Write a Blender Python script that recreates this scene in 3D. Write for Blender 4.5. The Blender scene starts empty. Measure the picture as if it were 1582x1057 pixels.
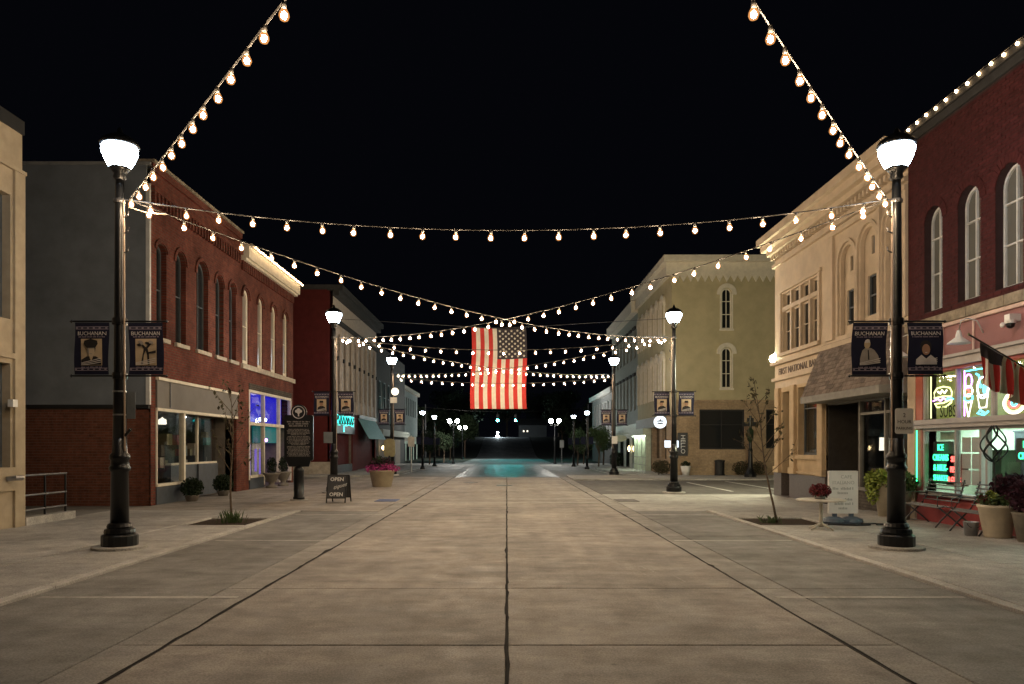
import bpy, bmesh, math, random
from mathutils import Vector, Matrix
random.seed(7)
R = math.radians
scene = bpy.context.scene
col = scene.collection

# ------------------------------------------------------------------ camera, sky, exposure
cam_d = bpy.data.cameras.new('camera'); cam = bpy.data.objects.new('camera', cam_d); col.objects.link(cam)
cam.location = (0, 0, 1.6); cam.rotation_euler = (R(90), 0, 0)
cam_d.sensor_width = 36.0; cam_d.lens = 1150 / 1582 * 36.0
cam_d.shift_x = 8 / 1582; cam_d.shift_y = 161.5 / 1582
cam_d.clip_start = 0.05; cam_d.clip_end = 2000
scene.camera = cam
w = bpy.data.worlds.new('World'); scene.world = w; w.use_nodes = True
bg = w.node_tree.nodes['Background']
bg.inputs['Color'].default_value = (0.0013, 0.0015, 0.0025, 1)   # moonless night sky
bg.inputs['Strength'].default_value = 1.0
vs = scene.view_settings
vs.view_transform = 'Standard'; vs.look = 'None'; vs.exposure = 0.0; vs.gamma = 1.0
scene.render.engine = 'CYCLES'
cy = scene.cycles
cy.use_denoising = True
try: cy.denoiser = 'OPENIMAGEDENOISE'
except Exception: pass
cy.use_light_tree = True
cy.max_bounces = 6; cy.diffuse_bounces = 3; cy.glossy_bounces = 3; cy.transparent_max_bounces = 12
cy.sample_clamp_indirect = 6.0; cy.caustics_reflective = False; cy.caustics_refractive = False

BULB_E = 600.0      # string bulbs
LAMP_E = 62.0       # street lamp glass

# ------------------------------------------------------------------ materials
M = {}
def nt_new(name):
    m = bpy.data.materials.new(name); m.use_nodes = True
    nt = m.node_tree; return m, nt, nt.nodes['Principled BSDF']
def N(nt, t, **k):
    n = nt.nodes.new(t)
    for a, b in k.items(): setattr(n, a, b)
    return n
def mathn(nt, op, a, b=None):
    n = N(nt, 'ShaderNodeMath', operation=op)
    for i, v in enumerate((a, b)):
        if v is None: continue
        if isinstance(v, (int, float)): n.inputs[i].default_value = v
        else: nt.links.new(v, n.inputs[i])
    return n.outputs[0]
def noise(nt, vec, scale, detail=4, rough=0.6):
    n = N(nt, 'ShaderNodeTexNoise'); n.inputs['Scale'].default_value = scale
    n.inputs['Detail'].default_value = detail; n.inputs['Roughness'].default_value = rough
    if vec is not None: nt.links.new(vec, n.inputs['Vector'])
    return n.outputs['Fac']
def ramp(nt, fac, lo, hi, a, b):
    n = N(nt, 'ShaderNodeMapRange'); n.inputs['From Min'].default_value = lo; n.inputs['From Max'].default_value = hi
    n.inputs['To Min'].default_value = a; n.inputs['To Max'].default_value = b
    nt.links.new(fac, n.inputs['Value']); return n.outputs[0]
def scalecol(nt, col, fac):
    n = N(nt, 'ShaderNodeVectorMath', operation='SCALE')
    if isinstance(col, (tuple, list)): n.inputs[0].default_value = col[:3]
    else: nt.links.new(col, n.inputs[0])
    nt.links.new(fac, n.inputs['Scale']); return n.outputs[0]
def mixcol(nt, a, b, fac):
    n = N(nt, 'ShaderNodeMix', data_type='RGBA')
    for s, v in ((n.inputs[6], a), (n.inputs[7], b)):
        if isinstance(v, (tuple, list)): s.default_value = tuple(v[:3]) + (1,)
        else: nt.links.new(v, s)
    if isinstance(fac, (int, float)): n.inputs[0].default_value = fac
    else: nt.links.new(fac, n.inputs[0])
    return n.outputs[2]
def pos(nt): return N(nt, 'ShaderNodeNewGeometry').outputs['Position']
def bump(nt, b, h, strength, dist=0.01):
    n = N(nt, 'ShaderNodeBump'); n.inputs['Strength'].default_value = strength; n.inputs['Distance'].default_value = dist
    nt.links.new(h, n.inputs['Height']); nt.links.new(n.outputs[0], b.inputs['Normal'])

def plain(name, c, rough=0.7, metal=0.0, var=0.18, scale=5.0, bmp=0.15, bscale=60, rnd=0.0):
    m, nt, b = nt_new(name); p = pos(nt)
    f = ramp(nt, noise(nt, p, scale, 5), 0.3, 0.7, 1 - var, 1 + var)
    if rnd:
        oi = N(nt, 'ShaderNodeObjectInfo').outputs['Random']
        f = mathn(nt, 'MULTIPLY', f, ramp(nt, oi, 0, 1, 1 - rnd, 1 + rnd))
    nt.links.new(scalecol(nt, c, f), b.inputs['Base Color'])
    b.inputs['Roughness'].default_value = rough; b.inputs['Metallic'].default_value = metal
    if rough >= 0.75: b.inputs['Specular IOR Level'].default_value = 0.15
    if bmp: bump(nt, b, noise(nt, p, bscale, 3), bmp)
    M[name] = m; return m
def emit(name, c, s):
    m, nt, b = nt_new(name); b.inputs['Base Color'].default_value = (0.02, 0.02, 0.02, 1)
    b.inputs['Emission Color'].default_value = tuple(c) + (1,); b.inputs['Emission Strength'].default_value = s
    M[name] = m; return m
def glass(name, tint=(0.9, 0.92, 0.92), ior=1.5):
    m, nt, b = nt_new(name); nt.nodes.remove(b)
    out = nt.nodes['Material Output']
    t = N(nt, 'ShaderNodeBsdfTransparent'); t.inputs[0].default_value = tint + (1,)
    g = N(nt, 'ShaderNodeBsdfGlossy'); g.inputs['Roughness'].default_value = 0.02
    lw = N(nt, 'ShaderNodeLayerWeight'); lw.inputs[0].default_value = 0.5
    f5 = mathn(nt, 'ADD', mathn(nt, 'MULTIPLY', mathn(nt, 'POWER', lw.outputs['Facing'], 4.0), 0.6), 0.045)
    mx = N(nt, 'ShaderNodeMixShader')
    nt.links.new(f5, mx.inputs[0]); nt.links.new(t.outputs[0], mx.inputs[1]); nt.links.new(g.outputs[0], mx.inputs[2])
    nt.links.new(mx.outputs[0], out.inputs['Surface']); M[name] = m
def brickmat(name, c1, c2, mortar, axis, scale=1.0, stain=0.3, mort=0.012):
    m, nt, b = nt_new(name); p = pos(nt)
    sp = N(nt, 'ShaderNodeSeparateXYZ'); nt.links.new(p, sp.inputs[0])
    cb = N(nt, 'ShaderNodeCombineXYZ')
    nt.links.new(sp.outputs[axis], cb.inputs[0]); nt.links.new(sp.outputs[2], cb.inputs[1])
    t = N(nt, 'ShaderNodeTexBrick'); nt.links.new(cb.outputs[0], t.inputs['Vector'])
    t.inputs['Color1'].default_value = c1 + (1,); t.inputs['Color2'].default_value = c2 + (1,); t.inputs['Mortar'].default_value = mortar + (1,)
    t.inputs['Scale'].default_value = scale; t.inputs['Mortar Size'].default_value = mort; t.inputs['Mortar Smooth'].default_value = 0.2
    t.inputs['Brick Width'].default_value = 0.215; t.inputs['Row Height'].default_value = 0.075; t.inputs['Bias'].default_value = 0.0
    f = ramp(nt, noise(nt, p, 1.3, 6), 0.3, 0.7, 1 - stain, 1 + stain)
    g = ramp(nt, noise(nt, p, 9.0, 4), 0.3, 0.7, 0.82, 1.18)
    nt.links.new(scalecol(nt, t.outputs['Color'], mathn(nt, 'MULTIPLY', f, g)), b.inputs['Base Color'])
    b.inputs['Roughness'].default_value = 0.9; b.inputs['Specular IOR Level'].default_value = 0.12
    h = mathn(nt, 'SUBTRACT', mathn(nt, 'MULTIPLY', noise(nt, p, 70, 3), 0.4), t.outputs['Fac'])
    bump(nt, b, h, 0.6, 0.012); M[name] = m
def concrete(name, c, rnd=0.06, streak=True, rough=0.72):
    m, nt, b = nt_new(name); p = pos(nt)
    big = ramp(nt, noise(nt, p, 0.45, 5, 0.62), 0.3, 0.7, 0.66, 1.26)
    mid = ramp(nt, noise(nt, p, 3.2, 6, 0.65), 0.28, 0.72, 0.74, 1.24)
    fin = ramp(nt, noise(nt, p, 55, 3, 0.7), 0.38, 0.62, 0.74, 1.24)
    spk = ramp(nt, noise(nt, p, 14, 5, 0.75), 0.60, 0.72, 1.0, 0.72)
    fin = mathn(nt, 'MULTIPLY', fin, spk)
    f = mathn(nt, 'MULTIPLY', mathn(nt, 'MULTIPLY', big, mid), fin)
    if streak:   # transverse broom / tyre streaks
        mp = N(nt, 'ShaderNodeMapping'); mp.inputs['Scale'].default_value = (0.45, 2.6, 1)
        wp = N(nt, 'ShaderNodeTexNoise'); wp.inputs['Scale'].default_value = 0.8; wp.inputs['Detail'].default_value = 4; nt.links.new(p, wp.inputs['Vector'])
        wa = N(nt, 'ShaderNodeVectorMath', operation='MULTIPLY_ADD'); wa.inputs[1].default_value = (1.6, 0.7, 0); nt.links.new(wp.outputs['Color'], wa.inputs[0]); nt.links.new(p, wa.inputs[2]); nt.links.new(wa.outputs[0], mp.inputs['Vector'])
        f = mathn(nt, 'MULTIPLY', f, ramp(nt, noise(nt, mp.outputs[0], 1.0, 5, 0.7), 0.32, 0.66, 0.78, 1.12))
        mp2 = N(nt, 'ShaderNodeMapping'); mp2.inputs['Scale'].default_value = (2.2, 0.12, 1); nt.links.new(p, mp2.inputs['Vector'])
        f = mathn(nt, 'MULTIPLY', f, ramp(nt, noise(nt, mp2.outputs[0], 1.0, 3, 0.6), 0.3, 0.7, 0.86, 1.1))
    # dark spots of gum and oil
    v = N(nt, 'ShaderNodeTexVoronoi'); v.inputs['Scale'].default_value = 1.7; nt.links.new(p, v.inputs['Vector'])
    f = mathn(nt, 'MULTIPLY', f, ramp(nt, v.outputs['Distance'], 0.02, 0.05, 0.55, 1.0))
    # thin meandering hairline cracks
    v2 = N(nt, 'ShaderNodeTexVoronoi', feature='DISTANCE_TO_EDGE'); v2.inputs['Scale'].default_value = 0.23
    add = N(nt, 'ShaderNodeVectorMath', operation='MULTIPLY_ADD'); add.inputs[1].default_value = (0.9, 0.9, 0.9)
    nv = N(nt, 'ShaderNodeTexNoise'); nv.inputs['Scale'].default_value = 0.9; nv.inputs['Detail'].default_value = 6; nt.links.new(p, nv.inputs['Vector'])
    nt.links.new(nv.outputs['Color'], add.inputs[0]); nt.links.new(p, add.inputs[2]); nt.links.new(add.outputs[0], v2.inputs['Vector'])
    f = mathn(nt, 'MULTIPLY', f, ramp(nt, v2.outputs['Distance'], 0.0, 0.002, 0.86, 1.0))
    if rnd:
        oi = N(nt, 'ShaderNodeObjectInfo').outputs['Random']
        f = mathn(nt, 'MULTIPLY', f, ramp(nt, oi, 0, 1, 1 - rnd, 1 + rnd))
    nt.links.new(scalecol(nt, c, f), b.inputs['Base Color'])
    nt.links.new(ramp(nt, noise(nt, p, 2.0, 4), 0.3, 0.7, rough - 0.14, rough + 0.14), b.inputs['Roughness'])
    bump(nt, b, noise(nt, p, 60, 5, 0.7), 0.6, 0.008); M[name] = m

concrete('road_concrete', (0.335, 0.30, 0.265))
concrete('lane_concrete', (0.225, 0.215, 0.2))
concrete('gutter_concrete', (0.31, 0.29, 0.265))
concrete('walk_concrete', (0.40, 0.385, 0.36), streak=False)
concrete('kerb_concrete', (0.50, 0.48, 0.45), streak=False)
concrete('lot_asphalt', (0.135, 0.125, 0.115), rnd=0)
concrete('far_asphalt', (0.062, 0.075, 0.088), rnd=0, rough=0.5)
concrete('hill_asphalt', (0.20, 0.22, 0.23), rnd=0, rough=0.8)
concrete('cross_asphalt', (0.05, 0.055, 0.06), rnd=0)
plain('joint_dirt', (0.025, 0.022, 0.02), 0.95)
plain('dark_earth', (0.035, 0.042, 0.03), 0.95, var=0.4)
plain('pit_soil', (0.045, 0.032, 0.022), 0.95, var=0.4, scale=25, bmp=0.8, bscale=120)
plain('paint_white', (0.66, 0.65, 0.62), 0.6, var=0.3, scale=14)
def worn_paint():
    m, nt, b = nt_new('paint_worn'); p = pos(nt)
    f = ramp(nt, mathn(nt, 'ADD', noise(nt, p, 1.2, 4), mathn(nt, 'MULTIPLY', noise(nt, p, 22, 5, 0.7), 0.6)), 0.62, 0.95, 0.0, 1.0)
    nt.links.new(mixcol(nt, (0.60, 0.58, 0.54), (0.27, 0.25, 0.225), f), b.inputs['Base Color']); b.inputs['Roughness'].default_value = 0.7; M['paint_worn'] = m
worn_paint()
plain('ink_pale', (0.40, 0.43, 0.42), 0.7)
plain('pad_blue', (0.10, 0.14, 0.30), 0.7, var=0.25)
plain('pad_grey', (0.16, 0.15, 0.15), 0.7, var=0.25)
plain('black_iron', (0.006, 0.007, 0.009), 0.34, 0.2, var=0.25, scale=12, bmp=0.1)
plain('black_matte', (0.012, 0.012, 0.013), 0.6)
plain('steel', (0.42, 0.42, 0.43), 0.35, 0.9)
plain('dull_steel', (0.12, 0.12, 0.125), 0.5, 0.3)
plain('dark_steel', (0.09, 0.09, 0.095), 0.45, 0.7)
plain('cord_pale', (0.28, 0.21, 0.16), 0.6)
plain('cable_black', (0.02, 0.018, 0.016), 0.6)
plain('grey_stucco', (0.18, 0.205, 0.23), 0.9, var=0.16, scale=1.4, bmp=0.35, bscale=35)
plain('white_trim', (0.62, 0.62, 0.6), 0.6, var=0.12)
plain('cream_trim', (0.66, 0.60, 0.48), 0.6, var=0.12)
plain('dark_frame', (0.075, 0.09, 0.1), 0.5)
plain('slate_panel', (0.055, 0.065, 0.08), 0.55)
plain('beige_panel', (0.14, 0.125, 0.108), 0.7, var=0.1, scale=2)
plain('tan_stone', (0.4, 0.33, 0.235), 0.85, var=0.15, scale=3, bmp=0.3)
plain('sill_stone', (0.45, 0.40, 0.33), 0.85, var=0.25, scale=4, bmp=0.4)
plain('stone_worn', (0.28, 0.24, 0.18), 0.9, var=0.4, scale=5, bmp=0.5)
plain('bank_stone', (0.55, 0.45, 0.33), 0.8, var=0.12, scale=2.2, bmp=0.25)
plain('bank_stone_low', (0.5, 0.38, 0.24), 0.8, var=0.14, scale=2.6, bmp=0.25)
plain('granite', (0.11, 0.09, 0.085), 0.5, var=0.25, scale=20)
plain('letter_bronze', (0.12, 0.08, 0.05), 0.55, 0.3)
plain('shingle', (0.20, 0.165, 0.14), 0.95, var=0.2, scale=9, bmp=0.5, rnd=0.28)
plain('fascia', (0.20, 0.19, 0.165), 0.7)
plain('olive_stucco', (0.475, 0.42, 0.265), 0.9, var=0.1, scale=1.6, bmp=0.2)
plain('olive_trim', (0.7, 0.65, 0.54), 0.75, var=0.1)
plain('grey_green', (0.26, 0.28, 0.25), 0.85, var=0.12)
plain('mint_paint', (0.46, 0.52, 0.42), 0.7)
plain('dark_red', (0.095, 0.018, 0.017), 0.85, var=0.15, scale=3, bmp=0.3)
plain('pale_stone', (0.5, 0.44, 0.38), 0.85, var=0.15)
plain('grey_block', (0.26, 0.27, 0.27), 0.9, var=0.15)
plain('dark_block', (0.05, 0.05, 0.05), 0.9)
plain('pink_panel', (0.25, 0.1, 0.1), 0.6, var=0.08, scale=3)
plain('pink_trim', (0.58, 0.42, 0.36), 0.6)
plain('red_paint', (0.33, 0.045, 0.042), 0.55, var=0.12)
plain('orange_paint', (0.42, 0.11, 0.07), 0.55, var=0.12)
plain('grey_paint', (0.34, 0.32, 0.31), 0.5, var=0.1)
plain('shop_green', (0.55, 0.62, 0.50), 0.7)
plain('transom_back', (0.52, 0.60, 0.25), 0.7)
plain('room_dark', (0.05, 0.045, 0.04), 0.9)
plain('room_mid', (0.16, 0.14, 0.12), 0.9)
plain('paper', (0.75, 0.76, 0.74), 0.8, var=0.05)
plain('sign_white', (0.72, 0.72, 0.70), 0.5, var=0.05)
plain('sign_ink', (0.05, 0.05, 0.055), 0.6)
plain('banner_navy', (0.016, 0.018, 0.042), 0.75, var=0.15)
plain('banner_trim', (0.27, 0.24, 0.32), 0.75)
plain('banner_text', (0.62, 0.60, 0.62), 0.7)
plain('photo_tan', (0.52, 0.42, 0.30), 0.75)
plain('photo_dark', (0.03, 0.028, 0.03), 0.75)
plain('photo_grey', (0.32, 0.30, 0.29), 0.75)
plain('photo_skin', (0.36, 0.22, 0.16), 0.75)
plain('face_pale', (0.62, 0.52, 0.40), 0.75, var=0.05)
plain('flag_red', (0.55, 0.05, 0.045), 0.8, var=0.08)
plain('flag_white', (0.70, 0.66, 0.58), 0.8, var=0.08)
plain('flag_blue', (0.05, 0.045, 0.055), 0.8, var=0.08)
plain('bark', (0.12, 0.09, 0.065), 0.9, var=0.3, scale=20, bmp=0.6)
plain('leaf', (0.06, 0.10, 0.03), 0.7, var=0.4, scale=8)
plain('leaf_dry', (0.06, 0.055, 0.03), 0.8, var=0.4, scale=8)
plain('leaf_lime', (0.24, 0.30, 0.05), 0.7, var=0.3, scale=8)
plain('leaf_dark', (0.022, 0.035, 0.018), 0.8, var=0.4, scale=6)
plain('leaf_far', (0.028, 0.045, 0.022), 0.9, var=0.4, scale=1.5)
plain('leaf_wine', (0.05, 0.018, 0.03), 0.8, var=0.4, scale=8)
plain('petal_magenta', (0.36, 0.03, 0.17), 0.7, var=0.35, scale=12)
plain('petal_red', (0.13, 0.009, 0.014), 0.7, var=0.35, scale=12)
plain('planter_cream', (0.55, 0.48, 0.36), 0.7, var=0.15)
plain('planter_brown', (0.36, 0.30, 0.21), 0.75, var=0.15)
plain('planter_stone', (0.22, 0.20, 0.17), 0.85, var=0.25)
plain('table_white', (0.60, 0.56, 0.48), 0.5)
plain('base_blue', (0.07, 0.10, 0.14), 0.45)
plain('wood', (0.20, 0.12, 0.06), 0.7)
plain('far_wall', (0.12, 0.11, 0.10), 0.9)
plain('teal_awning', (0.10, 0.26, 0.26), 0.7)
plain('plaque_bronze', (0.22, 0.20, 0.11), 0.5, 0.4)
glass('glass')
def darkpane(name, c=(0.018, 0.02, 0.022), rough=0.06):
    m, nt, b = nt_new(name); p = pos(nt)
    b.inputs['Base Color'].default_value = c + (1,); b.inputs['Roughness'].default_value = rough
    bump(nt, b, noise(nt, p, 2.2, 2), 0.05, 0.02); M[name] = m
darkpane('night_pane'); darkpane('shade_pane', (0.13, 0.13, 0.115), 0.25); darkpane('curtain_pane', (0.20, 0.18, 0.15), 0.3)
brickmat('brick_left', (0.16, 0.042, 0.028), (0.11, 0.030, 0.022), (0.11, 0.065, 0.05), 1, stain=0.4)
brickmat('brick_side', (0.16, 0.07, 0.045), (0.12, 0.05, 0.035), (0.10, 0.075, 0.06), 0)
brickmat('brick_tan', (0.46, 0.33, 0.20), (0.38, 0.27, 0.17), (0.33, 0.27, 0.20), 0, stain=0.2)
brickmat('brick_dim', (0.10, 0.09, 0.075), (0.075, 0.065, 0.055), (0.06, 0.05, 0.045), 1)
plain('mortar_red', (0.05, 0.03, 0.03), 0.95)
plain('mortar_side', (0.19, 0.145, 0.115), 0.95)
plain('brick_clay', (0.066, 0.016, 0.017), 0.85, var=0.3, scale=7, bmp=0.5, rnd=0.12)
plain('brick_clay_side', (0.17, 0.066, 0.042), 0.85, var=0.35, scale=6, bmp=0.5, rnd=0.15)
emit('bulb_glow', (1.0, 0.725, 0.45), BULB_E)
def halo_shell(name, c, s):
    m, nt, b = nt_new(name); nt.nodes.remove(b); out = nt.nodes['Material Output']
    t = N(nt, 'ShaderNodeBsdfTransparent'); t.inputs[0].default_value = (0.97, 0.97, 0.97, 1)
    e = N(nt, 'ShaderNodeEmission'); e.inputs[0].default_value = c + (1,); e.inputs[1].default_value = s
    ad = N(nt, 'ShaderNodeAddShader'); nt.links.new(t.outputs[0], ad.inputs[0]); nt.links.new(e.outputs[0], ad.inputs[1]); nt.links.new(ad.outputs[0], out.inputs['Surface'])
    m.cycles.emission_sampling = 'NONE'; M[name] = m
halo_shell('bulb_halo', (1.0, 0.42, 0.13), 0.45)  # clear bulb glass with a warm halo put in as weak emission
emit('roof_bulb_glow', (1.0, 0.66, 0.34), 30)
emit('lamp_glow', (0.74, 0.88, 1.0), LAMP_E)
emit('lamp_glow_warm', (1.0, 0.95, 0.86), 420)
emit('neon_green', (0.04, 1.0, 0.34), 4.5)
emit('neon_red', (1.0, 0.10, 0.08), 5)
emit('neon_violet', (0.70, 0.25, 1.0), 6)
emit('neon_cyan', (0.10, 0.75, 1.0), 6)
emit('neon_yellow', (0.95, 0.95, 0.35), 3.5)
emit('neon_cream', (1.0, 0.85, 0.72), 4)
emit('neon_white', (0.8, 0.9, 1.0), 5)
emit('shop_light', (0.74, 1.0, 0.84), 24)
emit('blue_glow', (0.016, 0.012, 0.85), 0.9)
emit('blue_script', (0.28, 0.27, 1.0), 0.9)
emit('teal_glow', (0.005, 0.16, 0.16), 0.7)
emit('purple_glow', (0.32, 0.2, 0.9), 0.9)
emit('cyan_sign', (0.03, 0.85, 0.75), 2.2)
emit('spot_white', (0.8, 0.9, 1.0), 14)
emit('far_glow', (0.80, 0.95, 1.0), 520)
emit('spot_warm', (1.0, 0.72, 0.35), 10)
emit('spot_red', (1.0, 0.25, 0.15), 10)
emit('lamp_shade_warm', (1.0, 0.88, 0.68), 2.0)
emit('door_light', (0.55, 0.8, 1.0), 1.5)
emit('sconce_white', (1.0, 0.97, 0.66), 1900)
emit('signal_green', (0.02, 0.80, 0.78), 1500)
emit('disc_white', (0.85, 0.93, 1.0), 1.6)
emit('screen_blue', (0.10, 0.35, 1.0), 1.8)
emit('mint_light', (0.85, 1.0, 0.75), 12)

# ------------------------------------------------------------------ mesh helpers
class MB:
    def __init__(s): s.v = []; s.f = []
    def add(s, vs, fs):
        o = len(s.v); s.v += [tuple(p) for p in vs]; s.f += [tuple(i + o for i in f) for f in fs]
    def quad(s, a, b, c, d): s.add((a, b, c, d), ((0, 1, 2, 3),))
    def bx(s, pt, u0, u1, v0, v1, w0, w1):
        P = [pt(u, v, w_) for w_ in (w0, w1) for v in (v0, v1) for u in (u0, u1)]
        s.add(P, ((0, 1, 3, 2), (4, 6, 7, 5), (0, 4, 5, 1), (2, 3, 7, 6), (0, 2, 6, 4), (1, 5, 7, 3)))
    def box(s, x0, x1, y0, y1, z0, z1): s.bx(lambda u, v, w_: (u, w_, v), x0, x1, z0, z1, y0, y1)
    def lathe(s, prof, c=(0, 0, 0), n=16, cap=True, phase=0.0):
        vs = [(c[0] + r * math.cos(phase + 2 * math.pi * k / n), c[1] + r * math.sin(phase + 2 * math.pi * k / n), c[2] + z) for r, z in prof for k in range(n)]
        fs = [(i * n + k, i * n + (k + 1) % n, (i + 1) * n + (k + 1) % n, (i + 1) * n + k) for i in range(len(prof) - 1) for k in range(n)]
        if cap: fs += [tuple(range(n))[::-1], tuple(range((len(prof) - 1) * n, len(prof) * n))]
        s.add(vs, fs)
    def tube(s, pts, r, n=6, closed=False):
        pts = [Vector(p) for p in pts]; L = len(pts); vs = []
        for i, p in enumerate(pts):
            a = pts[(i - 1) % L] if (closed or i) else p; b = pts[(i + 1) % L] if (closed or i < L - 1) else p
            t = (b - a)
            t = t.normalized() if t.length > 1e-9 else Vector((0, 0, 1))
            h = Vector((0, 0, 1)) if abs(t.z) < 0.9 else Vector((1, 0, 0))
            x = t.cross(h).normalized(); y = t.cross(x)
            rr = r[i] if isinstance(r, (list, tuple)) else r
            vs += [p + rr * (math.cos(2 * math.pi * k / n) * x + math.sin(2 * math.pi * k / n) * y) for k in range(n)]
        m = L if closed else L - 1
        fs = [(i * n + k, i * n + (k + 1) % n, ((i + 1) % L) * n + (k + 1) % n, ((i + 1) % L) * n + k) for i in range(m) for k in range(n)]
        if not closed: fs += [tuple(range(n))[::-1], tuple(range((L - 1) * n, L * n))]
        s.add(vs, fs)
    def poly(s, pt, P, w0, w1):           # extruded polygon in the (u, v) plane
        n = len(P); vs = [pt(u, v, w0) for u, v in P] + [pt(u, v, w1) for u, v in P]
        s.add(vs, [tuple(range(n))[::-1], tuple(range(n, 2 * n))] + [(i, (i + 1) % n, n + (i + 1) % n, n + i) for i in range(n)])
    def build(s, name, mat, parent=None, smooth=False):
        me = bpy.data.meshes.new(name)
        o0 = wloc(parent)
        me.from_pydata([(x - o0[0], y - o0[1], z - o0[2]) for x, y, z in s.v], [], s.f)
        if mat: me.materials.append(M[mat] if isinstance(mat, str) else mat)
        if smooth:
            me.polygons.foreach_set('use_smooth', [True] * len(me.polygons))
        me.update()
        o = bpy.data.objects.new(name, me); col.objects.link(o); o.parent = parent
        return o
def wloc(o):
    v = Vector((0, 0, 0))
    while o is not None: v += o.location; o = o.parent
    return v
def tag(o, label=None, cat=None, group=None, kind=None):
    if label: o['label'] = label
    if cat: o['category'] = cat
    if group: o['group'] = group
    if kind: o['kind'] = kind
    return o
def thing(name, label, cat, loc=(0, 0, 0), group=None):
    o = bpy.data.objects.new(name, None); col.objects.link(o); o.location = loc; o.empty_display_size = 0.2
    return tag(o, label, cat, group)
def inst(name, mesh, parent, loc, rot=None, sc=None):
    o = bpy.data.objects.new(name, mesh); col.objects.link(o); o.parent = parent
    o.location = Vector(loc) - wloc(parent)
    if rot: o.rotation_euler = rot
    if sc: o.scale = sc
    return o
def copy_tree(o, parent=None):
    c = o.copy(); col.objects.link(c); c.parent = parent
    for ch in list(o.children): copy_tree(ch, c)
    return c
def boxm(name, mat, parent, *a):
    m = MB(); m.box(*a); return m.build(name, mat, parent)
XL, XR = -9.57, 8.9
def FL(u, v, w_): return (XL + w_, u, v)          # wall on the west side of the street, faces +X
def FR(u, v, w_): return (XR - w_, u, v)          # wall on the east side, faces -X
def FF(D): return lambda u, v, w_: (u, D - w_, v) # wall that faces the camera side (-Y)
def FX(X, sgn): return lambda u, v, w_: (X + sgn * w_, u, v)
def halfw(o, v):                                   # opening's u-interval at height v
    u0, u1, v0, v1, arch = o
    if v < v0 or v > v1: return None
    if not arch: return (u0, u1)
    r = (u1 - u0) / 2; vc = v1 - r * arch
    if v <= vc: return (u0, u1)
    t = (v - vc) / (r * arch); h = r * math.sqrt(max(0, 1 - t * t)); c = (u0 + u1) / 2
    return (c - h, c + h)
def outline(o, inset=0.0, n=12):
    u0, u1, v0, v1, arch = o; u0 += inset; u1 -= inset; v0 += inset; v1 -= inset
    if not arch: return [(u0, v0), (u1, v0), (u1, v1), (u0, v1)]
    r = (u1 - u0) / 2; rv = r * arch; c = (u0 + u1) / 2; vc = v1 - rv
    return [(u0, v0), (u1, v0)] + [(c + r * math.cos(math.pi * k / n), vc + rv * math.sin(math.pi * k / n)) for k in range(n + 1)]
def wall(mb, pt, u0, u1, v0, v1, opens, rd=0.22, n=12):
    us = sorted({u0, u1} | {o[0] for o in opens} | {o[1] for o in opens}); vv = sorted({v0, v1} | {o[2] for o in opens} | {o[3] for o in opens})
    us = [u for u in us if u0 <= u <= u1]; vv = [v for v in vv if v0 <= v <= v1]
    for a, b in zip(us, us[1:]):
        for c, d in zip(vv, vv[1:]):
            mu, mv = (a + b) / 2, (c + d) / 2
            if any(o[0] < mu < o[1] and o[2] < mv < o[3] for o in opens): continue
            mb.quad(pt(a, c, 0), pt(b, c, 0), pt(b, d, 0), pt(a, d, 0))
    for o in opens:
        P = outline(o, 0, n)
        for p, q in zip(P, P[1:] + P[:1]):
            mb.quad(pt(p[0], p[1], 0), pt(q[0], q[1], 0), pt(q[0], q[1], -rd), pt(p[0], p[1], -rd))
        if o[4]:
            A = P[2:]; h = len(A) // 2
            for k in range(len(A) - 1):
                cu = o[1] if k < h else o[0]
                mb.add((pt(A[k][0], A[k][1], 0), pt(A[k + 1][0], A[k + 1][1], 0), pt(cu, o[3], 0)), ((0, 1, 2),))
            mb.add((pt(A[h][0], A[h][1], 0), pt(o[1], o[3], 0), pt(o[0], o[3], 0)), ((0, 1, 2),)) if False else None
def window(parent, pt, o, fm, pane, wd=-0.14, t=0.06, mull=(), rails=(), name='window', ft=0.05, bars=0.035):
    mb = MB(); A = outline(o); B = outline(o, t)
    for i in range(len(A)):
        j = (i + 1) % len(A)
        mb.quad(pt(*A[i], wd), pt(*A[j], wd), pt(*B[j], wd), pt(*B[i], wd))
        mb.quad(pt(*B[i], wd), pt(*B[j], wd), pt(*B[j], wd - ft), pt(*B[i], wd - ft))
    for f in rails:
        v = o[2] + (o[3] - o[2]) * f; h = halfw(o, v)
        mb.bx(pt, h[0] + t * .6, h[1] - t * .6, v - bars / 2, v + bars / 2, wd - ft, wd + 0.004)
    for f in mull:
        u = o[0] + (o[1] - o[0]) * f
        top = o[3] - t * .6
        if o[4]:
            r = (o[1] - o[0]) / 2; x = abs(u - (o[0] + r)); top = o[3] - r * o[4] + o[4] * math.sqrt(max(0, r * r - x * x)) - t * .6
        mb.bx(pt, u - bars / 2, u + bars / 2, o[2] + t * .6, top, wd - ft, wd + 0.006)
    wn = mb.build(name, fm, parent)
    pb = MB(); P = outline(o, t * .7); pb.poly(pt, P, wd - ft, wd - ft + 0.012); pb.build('pane', pane, wn)
    return wn
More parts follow.
